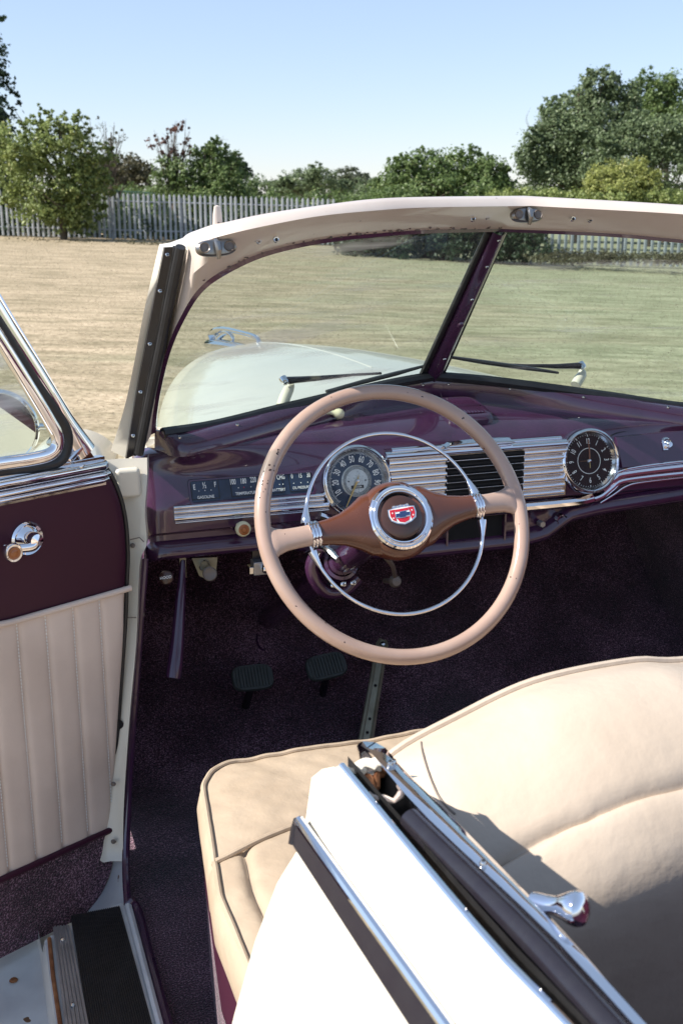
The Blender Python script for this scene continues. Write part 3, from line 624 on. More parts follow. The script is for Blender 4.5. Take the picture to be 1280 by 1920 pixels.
for px, tl in (((474, 1270), 2), ((612, 1249), -6)):
    m = MB(); c = P(*px, Y=.60); n_ = unit(A3(0, -1, .9)); u_ = unit(A3(0, .9, 1)); r_ = A3(cos(R(tl)), 0, -sin(R(tl))); u_ = unit(u_-r_*(u_@r_)); n_ = np.cross(r_, u_); n_ = n_ if n_[1] < 0 else -n_
    o = np.array([c+r_*.0475*np.sign(cos(t))*abs(cos(t))**.5+u_*.030*np.sign(sin(t))*abs(sin(t))**.6 for t in np.linspace(0, 2*pi, 36, endpoint=False)])
    m.loft([o-n_*.006, o, c+(o-c)*.95+n_*.004], PEDAL, cu=True); m.add(c+(o-c)*.95+n_*.004, [tuple(range(36))], PEDAL); 
    for k in range(11):
        x = -.036+k*.0072; m.box(c+r_*x+n_*.0052, (.0042, .046, .004), PEDAL, np.array([r_, u_, n_]))
    m.tube([c-n_*.005, c-n_*.06-u_*.02, c-n_*.2-u_*.05], .009, BLACKS, 10)
    m.build('pedal', parent=car, ang=30)
m = MB(); a = P(686, 1385, Y=.50); b = P(716, 1208, Y=.64); ax_ = unit(b-a); r_ = unit(A3(1, .1, 0)-ax_*(A3(1, .1, 0)@ax_)); n_ = np.cross(r_, ax_); n_ = n_ if n_[1] < 0 else -n_
m.loft([[q+r_*x*wd+n_*y for x, y in ((-.016, -.006), (-.016, .003), (-.010, .005), (-.007, .001), (.007, .001), (.010, .005), (.016, .003), (.016, -.006))] for q, wd in ((a-ax_*.04, 1.1), (a+(b-a)*.5, .95), (b, .9), (b+ax_*.012, .6))], STEEL)
for t in (.06, .2, .55, .85, 1.0): m.lathe([(0, .0035), (.0035, .003)], a+(b-a)*t+n_*.0, n_, DARK, 10)
m.lathe([(0, .008), (.005, .007), (.006, .003)], b+n_*.0, n_, CHROMEW, 12); m.build('seat_brace', parent=car, ang=30)
m = MB(); q = P(300, 1352, Z=.425); m.lathe([(0, .018), (.009, .017), (.012, .01), (.014, 0), (.022, -.006)], q, U_, BLACKS, 20); m.build('dip_switch', parent=car)

# ================================================================== tub: floor, firewall, kick panels, sill
FZ = .40
m = MB(); nx = 40
def floor_sec(x):
    h = .05*math.exp(-(x/.16)**2)
    return [A3(x, y, z) for y, z in ((-1.9, FZ), (-.7, FZ+h*.6), (0, FZ+h), (.40, FZ+h*1.2), (.52, FZ+.015+h*1.3), (.62, FZ+.07+h), (.80, FZ+.22+h*.5), (.90, FZ+.34), (.93, FZ+.48), (.92, 1.10-.25*min(1, max(0, (abs(x)-.45)/.25))))]
m.loft([crp(floor_sec(x), 5) for x in np.linspace(-.79, .80, nx)], CARPET); m.build('floor_carpet', parent=car, ang=80)
m = MB(); m.tube(crp([P(1062, 988, Y=.91), P(1070, 1060, Y=.91), P(1095, 1130, Y=.88), P(1130, 1190, Y=.80), P(1175, 1242, Y=.70)]), .0022, PURP, 6); m.build('carpet_piping', parent=car); m = MB()
m.tube(crp([P(500, 1060, Y=.9), P(500, 1130, Y=.88), P(482, 1190, Y=.80), P(488, 1215, Y=.77), P(505, 1220, Y=.77), P(522, 1205, Y=.78), P(524, 1190, Y=.8)]), .003, PURP, 6)
m.build('carpet_piping', parent=car)
for sx_ in (-1, 1):
    m = MB(); s0 = [P(x, y, Y=yy_)*A3(-sx_, 1, 1) for x, y, yy_ in ((243, 1690, .11), (240, 1640, .17), (240, 1585, .21), (244, 1490, .24), (251, 1370, .27), (260, 1250, .30), (268, 1140, .32), (275, 1045, .34))]
    s1 = [p*A3(1, 0, 1)+A3(-sx_*.012, p[1]+.10, 0) for p in s0]; s2 = [A3(p[0]-sx_*.02, .93, min(p[2], .88)) for p in s0]
    m.loft([crp(s0), crp(s1), crp(s2)], CARPET); m.build('kick_panel', parent=car, ang=80)
    m = MB(); m.tube(crp([p+A3(sx_*.004, -.006, 0) for p in s0]), .0072, PURP, 10)
    m.tube(crp([s0[0]*A3(1, 1, 1), A3(sx_*.783, .08, .412), A3(sx_*.785, -.1, .412), A3(sx_*.785, -.5, .412), A3(sx_*.785, -1.2, .412)]), .010, PURP, 10); m.build('windlace', parent=car)
# hinge post (jamb) on the driver side
m = MB(); jl = [(196, 862), (214, 900), (232, 960), (236, 1020), (237, 1100), (233, 1200), (222, 1350), (211, 1500), (207, 1590), (206, 1615)]
jr = [(276, 858), (276, 900), (272, 960), (275, 1020), (262, 1060), (256, 1200), (243, 1350), (233, 1500), (231, 1590), (231, 1615)]
yy = [.335, .325, .315, .305, .295, .275, .25, .225, .205, .195]
JL = crp([P(*p, Y=y+.012)-A3(.012, 0, 0) for p, y in zip(jl, yy)]); JR = crp([P(*p, Y=y-.004) for p, y in zip(jr, yy)])
m.loft([JL+A3(-.05, .10, 0), JL, JL*.6+JR*.4+A3(0, .003, 0), JR, JR+A3(.008, .03, 0)], CREAM)
for px, k in (((233, 912), 6), ((249, 1023), 18), ((236, 1143), 25), ((213, 1470), 42), ((213, 1578), 48)):
    t = min(k, len(JL)-1); q = P(*px, Y=JL[t][1]*.5+JR[t][1]*.5-.002); m.lathe([(0, .004), (.003, .0035), (.0048, .0)], q, (-.3, -1, 0), KNOBG, 12)
q = P(222, 1357, Y=.255); m.lathe([(0, .003), (.010, .003)], q, (-.2, -1, 0), DARK, 18)
m.tube([P(244, 1012, Y=.298), P(262, 1008, Y=.298), P(270, 1016, Y=.297)], .0012, KNOBG, 6); m.tube([P(236, 1158, Y=.27), P(256, 1158, Y=.27)], .0012, KNOBG, 6)
m.build('hinge_post', parent=car, ang=50)
m = MB(); a = P(240, 868, Y=.315); m.box(P(240, 905, Y=.318), (.045, .02, .055), CREAM); m.build('hinge_post_cap', parent=car, bevel=.008, seg=3)
# sill
sill = bpy.data.objects.new('door_sill', None); COL.objects.link(sill); sill.parent = car
m = MB(); ys = np.linspace(-1.05, .14, 16)
def sx(y, x): return A3(x, y, 0)
prof = [(-.79, .40), (-.792, .424), (-.797, .427), (-.802, .424), (-.804, .417), (-.82, .4145), (-.935, .414), (-.945, .411), (-.950, .39), (-.953, .335), (-.97, .328), (-1.06, .322), (-1.08, .31), (-1.085, .28), (-1.05, .22), (-.93, .18)]
yend = lambda x: float(np.interp(-x, [.83, .87, .93, .951, .953], [.12, .10, .07, .06, .32]))
m.loft([[A3(x, -1.05+t*(yend(x)+1.05), z) for x, z in prof] for t in np.linspace(0, 1, 16)], DIRTY)
m.loft([crp([P(x, y, Y=yy_) for x, y, yy_ in r_]) for r_ in ([(190, 1575, .31), (165, 1645, .31), (135, 1700, .29), (100, 1738, .27)], [(212, 1565, .252), (204, 1620, .252), (186, 1665, .242), (150, 1712, .222)], [(234, 1590, .215), (234, 1645, .16), (235, 1688, .115), (238, 1715, .08)])], DIRTY)
m.box(A3(-.90, .14, .315), (.24, .34, .01), DIRTY); m.build('sill_panel', parent=sill)
m = MB(); q = [P(133, 1720, Z=.419), P(225, 1702, Z=.419), P(285, 1920, Z=.419), P(166, 1920, Z=.419)]; dv = (q[2]-q[1])*1.6; dw = (q[3]-q[0])*1.6
m.prism([q[0], q[1], q[1]+dv, q[0]+dw], A3(0, 0, .003), BLACK)
for k in range(26):
    t = (k+.5)/26; a = q[0]*(1-t)+q[1]*t+A3(0, 0, .0035); b = (q[0]+dw)*(1-t)+(q[1]+dv)*t+A3(0, 0, .0035); m.tube([a, b], .0013, BLACK, 6)
m.build('ribbed_tread_mat', parent=sill, ang=30)
m = MB(); q = [P(100, 1742, Z=.421), P(131, 1738, Z=.421), P(166, 1920, Z=.421), P(122, 1920, Z=.421)]
q = [q[0], q[1], q[1]+(q[2]-q[1])*1.6, q[0]+(q[3]-q[0])*1.6]; m.prism(q, A3(0, 0, .004), ALU)
for k in range(5):
    t = (k+.7)/5.6; m.tube([q[0]*(1-t)+q[1]*t+A3(0, 0, .0045), q[3]*(1-t)+q[2]*t+A3(0, 0, .0045)], .0014, ALU, 6)
for px in ((118, 1762), (137, 1885)): m.lathe([(0, .004), (.003, .003), (.004, 0)], P(*px, Z=.426), U_, CHROMEW, 10)
m.build('aluminium_strip', parent=sill, ang=30)
m = MB(); m.tube([P(93, 1760, Z=.418), P(100, 1830, Z=.418), P(114, 1925, Z=.418), P(122, 1990, Z=.418)], .0035, RUST, 8)
for px in ((84, 1802), (26, 1838), (92, 1846), (98, 1905)): m.lathe([(0, .0015), (.004, .003), (.006, .002), (.0075, 0)], P(*px, Z=.329), U_, RUST, 12)
m.build('rusty_seam', parent=sill)

# ================================================================== outer body
m = MB()   # cowl in front of the glass and front shell
GF = np.vstack([rb, mir(rb)[::-1]]); GF = GF[np.argsort(GF[:, 0])]
def cow(y0, dz): return [A3(x, float(np.interp(x, GF[:, 0], GF[:, 1]))*(1-t)+t*y0, float(np.interp(x, GF[:, 0], GF[:, 2]))-dz*t-.004) for x in np.linspace(-.66, .66, 41) for t in (1,)]
row0 = [A3(x, float(np.interp(x, GF[:, 0], GF[:, 1]))+.008, float(np.interp(x, GF[:, 0], GF[:, 2]))-.012) for x in np.linspace(-.65, .65, 41)]
row1 = [A3(x*1.04, max(p[1]+.05, .62), p[2]-.012-.05*abs(x)**2) for p, x in zip(row0, np.linspace(-.65, .65, 41))]
row2 = [A3(x*1.02, .80, 1.200-.33*abs(x)**2.3) for x in np.linspace(-.65, .65, 41)]
m.loft([row0, row1, row2], CREAM); m.build('cowl', parent=car, ang=60)
for sg in (-1, 1):
    m = MB(); top_ = [(.47, .70, 1.07), (.52, .695, 1.06), (.6, .69, 1.05), (.8, .70, 1.0), (1.0, .70, .95)]
    c_ = [A3(sg*.655, y, min(float(np.interp(y, [.47, .62, .8, 1.0], [1.135, 1.155, 1.085, 1.02])), 2)) for y, _, _ in top_]
    m.loft([c_, [A3(sg*x, y, z) for y, x, z in top_], [A3(sg*.80, y, .90) for y, x, z in top_], [A3(sg*.80, y, .35) for y, x, z in top_]], CREAM); m.build('cowl_side', parent=car)
    m = MB(); m.loft([[A3(sg*(x-.014), y, z) for y, x, z in top_], [A3(sg*.765, y, .88) for y, x, z in top_], [A3(sg*.765, y, .42) for y, x, z in top_]], DARK); m.build('cowl_liner', parent=car)

hood = bpy.data.objects.new('hood', None); COL.objects.link(hood); hood.parent = car
m = MB(); HY = [(.70, .655, 1.208, .95), (1.1, .560, 1.212, .93), (1.4, .500, 1.207, .91), (1.7, .445, 1.192, .88), (2.0, .385, 1.166, .84), (2.25, .325, 1.135, .80), (2.45, .262, 1.095, .74), (2.6, .18, 1.03, .68), (2.68, .08, .93, .64)]
HYs = crp(HY, 5)
def hsec(y, hw, zt, zl):
    o = []
    for t in np.linspace(-1, 1, 41):
        a = abs(t); x = hw*np.sign(t)*sin(min(a, 1)*pi/2)**.92; z = zl+(zt-zl)*max(cos(a*pi/2), 0)**.62
        if a < .035: z += .004*(1-a/.035)
        o.append(A3(x, y, z))
    return o
m.loft([hsec(*h) for h in HYs], CREAM); m.build('hood_panel', parent=hood, ang=70)
m = MB(); m.tube([A3(0, h[0], h[2]+.001) for h in HYs if 1.0 < h[0] < 2.2], .004, CREAM, 8); m.build('centre_crease', parent=hood)
m = MB()
m.tube(crp([P(x, y, X=0.) for x, y in ((400, 645), (412, 646), (440, 650), (470, 655), (497, 658))]), [.040, .042, .034, .024, .012], CHROME, 14, ref=(0, 0, 1), flat=.55)
m.tube(crp([P(x, y, X=0.) for x, y in ((404, 640), (400, 628), (408, 619), (425, 618), (450, 623), (475, 630), (484, 637), (486, 650))]), [.026, .022, .014, .010, .008, .008, .008, .010], CHROME, 10)
m.tube(crp([P(x, y, X=0.) for x, y in ((406, 640), (415, 630), (426, 624), (436, 632), (436, 643))]), [.012, .008, .006], CHROME, 10)
m.build('hood_ornament', parent=hood)
for sg in (-1, 1):      # front fenders
    m = MB(); secs_ = []
    for y, xo, zt, r_ in ((.98, .87, .86, .07), (1.2, .88, .87, .12), (1.6, .89, .88, .16), (2.0, .87, .88, .17), (2.35, .80, .85, .17), (2.6, .70, .72, .13)):
        secs_.append([A3(sg*(xo-r_+r_*cos(a)*1.0), y, zt-r_+r_*sin(a)) if a > 0 else A3(sg*xo, y, zt-r_-.25) for a in np.linspace(pi*.85, -.01, 12)])
    m.loft([crp(s_, 2) for s_ in secs_], CREAM); m.build('front_fender', parent=car, ang=60)
for sg in (-1, 1):
    m = MB(); c = A3(sg*.74, 1.75, .36)
    m.lathe([(.20, -.09), (.30, -.10), (.345, -.07), (.355, 0), (.345, .07), (.30, .10), (.20, .09)], c, (1, 0, 0), BLACK, 40)
    m.lathe([(0, .07*1), (.12, .075), (.20, .08), (.20, -.08), (0, -.07)], c, (1, 0, 0), CREAM, 40); m.build('front_wheel', parent=car)

# right-hand side and rear shell
m = MB()
rs = [[A3(x, y, z) for x, z in ((.80, .40), (.79, .62), (.765, .9), (.735, 1.12), (.745, 1.165), (.79, 1.16), (.83, 1.08), (.87, .85), (.90, .55), (.87, .26))] for y in (.34, -.3, -1.0, -1.6)]
m.loft([crp(s_, 4) for s_ in rs], CREAM); m.build('right_side_body', parent=car, ang=50)
m = MB(); m.loft([crp([A3(.787, y, .42), A3(.782, y, .62), A3(.757, y, .9), A3(.728, y, 1.12), A3(.735, y, 1.17)], 4) for y in (.40, -.3, -1.0, -1.6)], MAROON); m.build('right_trim_panel', parent=car)
m = MB(); m.loft([[A3(x, y, z) for x in np.linspace(-.84, .84, 12)] for y, z in ((-1.78, .42), (-1.78, 1.02), (-1.80, 1.12), (-2.0, 1.14), (-2.5, 1.0), (-2.95, .6), (-2.95, .3))], CREAM); m.build('rear_deck', parent=car, ang=60)

# ================================================================== seat
seat = bpy.data.objects.new('front_seat', None); COL.objects.link(seat); seat.parent = car
X0, X1, Y0, Y1 = -.706, .74, -.60, -.028
m = MB(); NXs, NYs = 440, 90
rows = []
def cush(u, v):   # u,v in -1..1
    xx = (X0+X1)/2+(X1-X0)/2*u; yy_ = (Y0+Y1)/2+(Y1-Y0)/2*v
    # round the plan corners
    return xx, yy_
def ctop(x, y):
    ex = min(x-X0, X1-x); ey = Y1-y; d = min(ex, ey); z = .742
    r_ = .045
    z += .014*(1-math.exp(-max(d, 0)/.06))
    fy = -.265+.05*math.exp(-((x+.72)/.12)**2)*-1
    z -= .007*math.exp(-((y-fy)/.014)**2)
    if y < fy:
        p_ = (x+.651) % .095; p_ = min(p_, .095-p_); z -= .013*math.exp(-(p_/.0055))
        z += .005
    z += .0035*mnoise.noise(Ve((x*9, y*5, 2)))+.0022*mnoise.noise(Ve((x*26+y*18, y*30-x*12, 5)))
    return z
def plan(x, y):   # squircle-like plan clamp for the rounded front-left corner
    rc = .085; cx = X0+rc; cy = Y1-rc
    if x < cx and y > cy:
        dx, dy = cx-x, y-cy; mxx = max(dx, dy); L_ = math.hypot(dx, dy)
        if L_ > 1e-6: s_ = mxx/L_; return cx-dx*s_, cy+dy*s_
    return x, y
def flare(x, y): return x-.045*min(1, max(0, (-.08-y)/.32))*max(0, -x/.7)
for j in range(NYs+1):
    rw = []
    for i in range(NXs+1):
        x = X0+.018+(X1-X0-.036)*i/NXs; y = Y0+(Y1-.018-Y0)*j/NYs; x2, y2 = plan(x, y); rw.append(A3(flare(x2, y2), y2, ctop(x2, y2)))
    rows.append(rw)
m.loft(rows, LEATH)
edge = [rows[j][0] for j in range(NYs+1)]+rows[NYs][1:]
edge = np.array(edge); cen = A3(0, -.4, 0); nrm = []
for k in range(len(edge)):
    t = edge[min(k+1, len(edge)-1)]-edge[max(k-1, 0)]; n_ = unit(A3(-t[1], t[0], 0)); nrm.append(n_)
nrm = np.array(nrm)
m.loft([edge, edge+nrm*.011+A3(0, 0, -.012), edge+nrm*.016+A3(0, 0, -.035), edge+nrm*.014+A3(0, 0, -.070), edge+nrm*.004+A3(0, 0, -.105)], LEATH)
m.build('cushion', parent=seat, ang=70)
m = MB(); m.tube(edge+nrm*.005+A3(0, 0, .001), .0042, LEATH, 8)
wl = [(x, -.265+.05*math.exp(-((x+.72)/.12)**2)*-1) for x in np.linspace(X0+.016, X1-.02, 80)]; m.tube([A3(flare(x, y), y, ctop(x, y)+.0075) for x, y in wl], .0045, LEATH, 8)
m.build('cushion_piping', parent=seat)
m = MB(); e3 = edge+nrm*.004; m.loft([e3*A3(1, 1, 0)+A3(0, 0, .655), e3*A3(1, 1, 0)+nrm*.006+A3(0, 0, .60), e3*A3(1, 1, 0)+nrm*.002+A3(0, 0, .56)], MAROON); m.build('base_trim', parent=seat)
m = MB(); m.loft([e3*A3(1, 1, 0)+nrm*(.004)+A3(0, 0, .575), e3*A3(1, 1, 0)+nrm*.002+A3(0, 0, .50), e3*A3(1, 1, 0)+A3(0, 0, .40)], CARPET); m.build('base_carpet', parent=seat)
# backrest
YP = -.585
pp = [P(x, y, Y=YP) for x, y in ((745, 1408), (850, 1350), (1000, 1280), (1180, 1242), (1280, 1240))]
zc = pp[-1][2]
bp = [A3(-.625, 0, pp[0][2]-.20), A3(-.618, 0, pp[0][2]-.11)]+[A3(p[0], 0, p[2]) for p in pp]+[A3(0.02, 0, zc-.006), A3(.10, 0, zc-.03)]
bp = [bp[0], bp[1], A3(bp[2][0]-.03, 0, pp[0][2]-.03)]+bp[2:]
BP = cr([(p[0], p[2]) for p in bp], 60)
m = MB(); S_ = []
for k, (x, z) in enumerate(BP):
    e = max(0, 1-k/14.)**2; w_ = 1-.55*e; pr_ = []
    for dy, dz in ((q_[0]*.98, q_[1]*.98) for q_ in ((.14, -.30), (.115, -.16), (.06, -.05), (.02, -.008), (0, 0), (-.012, .003), (-.05, .014), (-.10, .012), (-.15, -.006), (-.186, -.029), (-.197, -.043), (-.2005, -.053), (-.206, -.050), (-.222, -.060), (-.242, -.086), (-.252, -.115), (-.252, -.15), (-.240, -.22), (-.215, -.36), (-.20, -.55))):
        zz = z+dz*(1 if dz > -.12 else 1); wr = .0022*mnoise.noise(Ve((x*13, dy*22, 3)))+.0035*mnoise.noise(Ve((x*42+dy*30, dy*50-x*30, 7)))*math.exp(-((x+.47)/.07)**2)
        wr *= min(1, max(0, (abs(dy)-.015)/.05))
        pr_.append(A3(x, YP+dy*w_+wr, zz+wr))
    S_.append(crp(pr_, 3))
m.loft(S_, BACKL); m.build('backrest', parent=seat, ang=80)
m = MB(); m.loft([np.array([A3(.112+(.10-p[0])*.86, p[1], p[2]) for p in s_]) for s_ in S_], BACKL); m.build('backrest', parent=seat, ang=80)
m = MB(); m.tube([s_[12]+A3(0, 0, .002) for s_ in S_], .0048, BACKL, 8); m.build('backrest_piping', parent=seat)
bk = bpy.data.objects['backrest'].data; bvh = BVHTree.FromPolygons([v.co for v in bk.vertices], [tuple(p.vertices) for p in bk.polygons])
m = MB(); pth = []
for p_ in ((789, 1392), (792, 1412), (800, 1440), (810, 1468), (822, 1494), (836, 1512), (852, 1527)):
    h_ = bvh.ray_cast(Ve(CAM), Ve(ray(*p_)).normalized())[0]
    if h_: pth.append(np.array(h_)+A3(0, -.0004, .0006))
m.tube(crp(pth), .0012, KNOBG, 6); m.build('stitched_seam', parent=seat)

rseat = bpy.data.objects.new('unseen_rear_seat', None); COL.objects.link(rseat); rseat.parent = car  # out of view, added dark to deepen the shade on the front backrest
m = MB(); m.loft([[A3(x, y, z) for y, z in ((-1.05, .42), (-1.04, .60), (-1.08, .68), (-1.2, .70), (-1.5, .68), (-1.56, .72), (-1.66, .98), (-1.72, 1.03), (-1.78, 1.0), (-1.8, .9))] for x in (-.62, -.3, 0, .3, .66)], MAROON); m.build('rear_cushion_and_back', parent=rseat, ang=60)
# ================================================================== driver door (open)
door = bpy.data.objects.new('driver_door', None); COL.objects.link(door); door.parent = car
DH = A3(-.85, .22, 0); DD = A3(-.896, -.445, 0); DD = unit(DD); DN = A3(.445, -.896, 0); DN = unit(DN)
def D(x, y, off=0.):
    q = PL(x, y, DH+DN*off, DN); r_ = q-DH; return float(r_@DD), float(q[2])
def DP(a, z, off=0.): return DH+DD*a+A3(0, 0, z)+DN*off
edge_px = [(186, 866), (201, 885), (214, 910), (226, 945), (233, 985), (236, 1030), (236, 1060), (234, 1097)]
Eu = np.array([D(*p) for p in edge_px]); El = np.array([D(*p) for p in ((234, 1097), (232, 1160), (226, 1250), (219, 1350), (213, 1450), (210, 1546))]); Ec = np.array([D(*p) for p in ((210, 1546), (205, 1610), (190, 1658), (162, 1700), (128, 1724))])
AE = 1.08
def card(Eg, mt, name, thick, zlow=None, pleat=None, nb=90):
    Es = cr(Eg, 26); m = MB(); rows_ = []
    for a0, z in Es:
        rows_.append([DP(a0+(AE-a0)*t, z, thick*(1-math.exp(-((AE-a0)*t+.0)/.006)) if not pleat else thick*(1-math.exp(-((AE-a0)*t)/.006))+pleat(a0+(AE-a0)*t, z)) for t in np.linspace(0, 1, nb)**1.6])
    m.loft(rows_, mt); return m.build(name, parent=door, ang=80)
card(Eu, MAROON, 'upper_panel', .008)
pa = [D(183, 1112)[0], D(134, 1124)[0], D(84, 1139)[0], D(28, 1150)[0]]; per = (pa[3]-pa[0])/3
def pleat(a, z):
    p_ = (a-pa[0]) % per; p_ = min(p_, per-p_); e = min(1, max(0, (.962-z)/.03)); return -.0075*math.exp(-(p_/.0045))*e+.003*e+.0012*mnoise.noise(Ve((a*14, z*9, 1)))
def card2():
    Es = cr(El, 40); m = MB(); aa = np.r_[np.linspace(Es[:, 0].min(), pa[0]+per*5, 170), np.linspace(pa[0]+per*5, AE, 60)[1:]]
    rows_ = []
    for a0, z in Es:
        rows_.append([DP(max(a, a0), z+.0, .009*(1-math.exp(-max(a-a0, 0)/.006))+pleat(a, z)) for a in aa])
    m.loft(rows_, PLEAT)
    for k in range(0, 7):      # stitches
        a = pa[0]+per*k
        for z in np.arange(.52, .955, .0062):
            if a > np.interp(z, Es[::-1, 1], Es[::-1, 0])+.004: m.box(DP(a+.0032, z, .009), (.0012, .0038, .0012), WHITE, np.array([DD, U_, DN]))
    return m.build('pleated_panel', parent=door, ang=80)
card2()
m = MB(); zc_ = [DP(El[0][0]-.004, .957, .012)]+[DP(a, float(np.interp(a, [.1, .17, .25, 1.08], [.955, .960, .966, .966])), .013) for a in np.linspace(.12, AE, 30)]; m.tube(zc_, .0055, PLEAT, 10); m.build('panel_piping', parent=door)
def carp(): 
    Es = cr(Ec, 24); m = MB(); rows_ = []
    for a0, z in Es: rows_.append([DP(a0+(AE-a0)*t, z+(.0 if t < 1 else 0), .012) for t in np.linspace(0, 1, 40)])
    m.loft([[p+DN*-.012 for p in rows_[-1]]]+rows_[::-1]+[[p-DN*.01 for p in rows_[0]]], CARPET)
    return m.build('kick_carpet', parent=door, ang=80)
carp()
m = MB(); m.tube([DP(Ec[0][0]-.004, Ec[0][1], .014), DP(AE, Ec[0][1], .014)], .006, MAROON, 8); m.build('carpet_binding', parent=door)
# outer skin and edge
m = MB(); full = np.vstack([Eu, El[1:], Ec[1:]]); fl = cr(full, 60)
o0 = [DP(a-.003, z, .0) for a, z in fl]; o1 = [DP(a-.006, z, -.02) for a, z in fl]; o2 = [DP(a-.002, z, -.075-.02*sin(pi*min(1, (z-.33)/.86))) for a, z in fl]; o3 = [DP(AE, z, -.075-.02*sin(pi*min(1, (z-.33)/.86))) for a, z in fl]; o4 = [DP(AE, z, 0) for a, z in fl]
m.loft([o0, o1, o2, o3, o4], CREAM); m.build('door_skin', parent=door, ang=50)
m = MB(); m.tube([DP(a-.004, z, .0) for a, z in fl], .0042, BLACK, 8); m.build('door_seal', parent=door)
# belt mouldings
m = MB(); aR, zR = D(188, 873)
for z, r_, of in ((zR+.002, .010, .012), (zR-.014, .006, .014), (zR-.024, .0045, .011)):
    m.tube([DP(aR-.006+(.004 if r_ > .008 else -.004), z, of-.006), DP(aR+.004, z, of), DP(AE*.5, z, of), DP(AE, z, of)], r_, CHROME, 14)
m.box(DP((aR+AE)/2, zR-.008, .0), (AE-aR+.01, .05, .016), CHROMEW, np.array([DD, U_, DN]))
m.lathe([(0, .003), (.003, .002), (.004, 0)], DP(*D(140, 871), .022), DN, CHROMEW, 10)
m.build('belt_moulding', parent=door)
# vent window frame
m = MB()
def dpath(pts, of): return crp([DP(*D(*p), of) for p in pts])
m.tube(dpath([(-60, 490), (0, 592), (60, 690), (120, 790), (160, 850)], .0), [.019, .019, .019, .019, .022], CHROME, 14, ref=DN, flat=.45)
m.tube(dpath([(-60, 548), (0, 640), (60, 738), (88, 785), (104, 815), (104, 838), (88, 853), (50, 862), (0, 869), (-80, 882), (-200, 903)], .006), .0125, CHROME, 14, ref=DN, flat=.5)
m.prism([DP(*D(*p), -.004) for p in ((110, 760), (135, 800), (180, 866), (60, 885), (110, 856), (128, 830))], DN*.01, CHROME)
m.tube(dpath([(150, 838), (128, 862)], .004), .006, CHROME, 10)
m.build('vent_frame', parent=door)
m = MB(); m.tube(dpath([(-60, 520), (0, 612), (60, 710), (100, 768), (122, 805), (124, 835), (112, 862), (80, 873), (0, 882), (-100, 898)], .002), .0115, BLACK, 10, ref=DN, flat=.8); m.build('vent_rubber', parent=door)
m = MB(); m.add([DP(*D(*p), .0) for p in ((-300, 920), (-300, 180), (0, 640), (60, 738), (88, 785), (104, 815), (100, 845), (50, 862))], [tuple(range(8))], GLASS); m.build('vent_glass', parent=door, flat=True)
# crank
m = MB(); c = DP(*D(46, 1008), .008)
m.lathe([(.029, -.004), (.029, .003), (.026, .007), (.022, .005), (.017, .009), (.012, .012)], c, DN, CHROME, 40); m.lathe([(.012, .010), (.013, .026), (.011, .033), (0, .036)], c+U_*.003, DN, CHROME, 28)
k2 = PL(22, 1035, DH+DN*.052, DN); m.tube(crp([c+DN*.028, c+DN*.030+DD*.010-U_*.006, k2-DN*.022+DD*.002]), [.010, .008, .0075, .0085], CHROME, 14, ref=DN, flat=.7)
m.lathe([(.006, -.022), (.0085, -.014), (.0125, -.002), (.0155, .0), (.0160, .006), (.0140, .010), (.0108, .0095)], k2, DN, CHROME, 32); m.lathe([(.0108, .008), (.0100, .0112), (.0065, .0105), (.0035, .0120), (0, .0115)], k2, DN, ORNG, 32)
m.build('window_crank', parent=door)
# mirror outside
mc = PL(4, 800, DH-DN*.16, DN); mn = unit(A3(-.42, -1, -.10))
m = MB(); m.lathe([(.060, .002), (.0625, .006), (.066, .004), (.066, -.004), (.055, -.018), (.02, -.028), (0, -.03)], mc, mn, CHROME, 48)
m.lathe([(0, .0025), (.061, .0025)], mc, mn, MIRR, 48); m.tube([mc-mn*.015, mc-mn*.012+A3(.05, .01, -.008), mc+A3(.10, .03, -.012), DP(*D(112, 835), -.03)], .0058, CHROME, 10); m.build('round_mirror', parent=door)

# ================================================================== rear quarter beside the camera
qp = bpy.data.objects.new('rear_quarter', None); COL.objects.link(qp); qp.parent = car
ZR = 1.11
def pl(pts, z, ext=.55):
    a = [P(*p, Z=z) for p in pts]; d_ = unit(a[-1]-a[-2]); return cr(a+[a[-1]+d_*ext*.5, a[-1]+d_*ext], 22)
def ln(p0, p1, z, ext=1.5, z1=None):
    return pl([p0, tuple((np.array(p0)+np.array(p1))/2), p1], z)
def ln_old(p0, p1, z, ext=1.5, z1=None):
    a = P(*p0, Z=z); b = P(*p1, Z=z1 or z); return np.array([a+(b-a)*t for t in np.linspace(0, ext, 13)])
g_r = pl([(742, 1428), (837, 1522), (1058, 1748), (1214, 1920)], ZR+.004); g_m = pl([(688, 1402), (790, 1522), (1028, 1748), (1187, 1920)], ZR+.009); g_l = pl([(677, 1400), (780, 1522), (1022, 1748), (1180, 1920)], ZR)
g_r0 = P(722, 1404, Z=ZR+.004); 
m = MB(); m.loft([g_l+A3(0, 0, -.035), g_l, g_l*.85+g_m*.15+A3(0, 0, .006), g_m, g_r*.6+g_m*.4+A3(0, 0, .003), g_r, g_r+A3(.004, 0, -.012), g_r+A3(.0, 0, -.03)], CHROME)
tip = [P(668, 1400, Z=ZR-.02), P(672, 1394, Z=ZR), P(684, 1390, Z=ZR+.008), P(704, 1392, Z=ZR+.008), P(722, 1402, Z=ZR+.002), P(736, 1418, Z=ZR-.012)]
base = [g_l[0]+A3(0, 0, -.03), g_l[0], g_l[0]*.8+g_m[0]*.2+A3(0, 0, .006), g_m[0], g_r[0]*.5+g_m[0]*.5+A3(0, 0, .002), g_r[0]]
m.loft([base, tip], CHROME); 
for px in ((731, 1431), (738, 1428), (905, 1618)): screw(m, P(*px, Z=ZR+.011), U_, .003)
m.build('window_rail', parent=qp, ang=40)
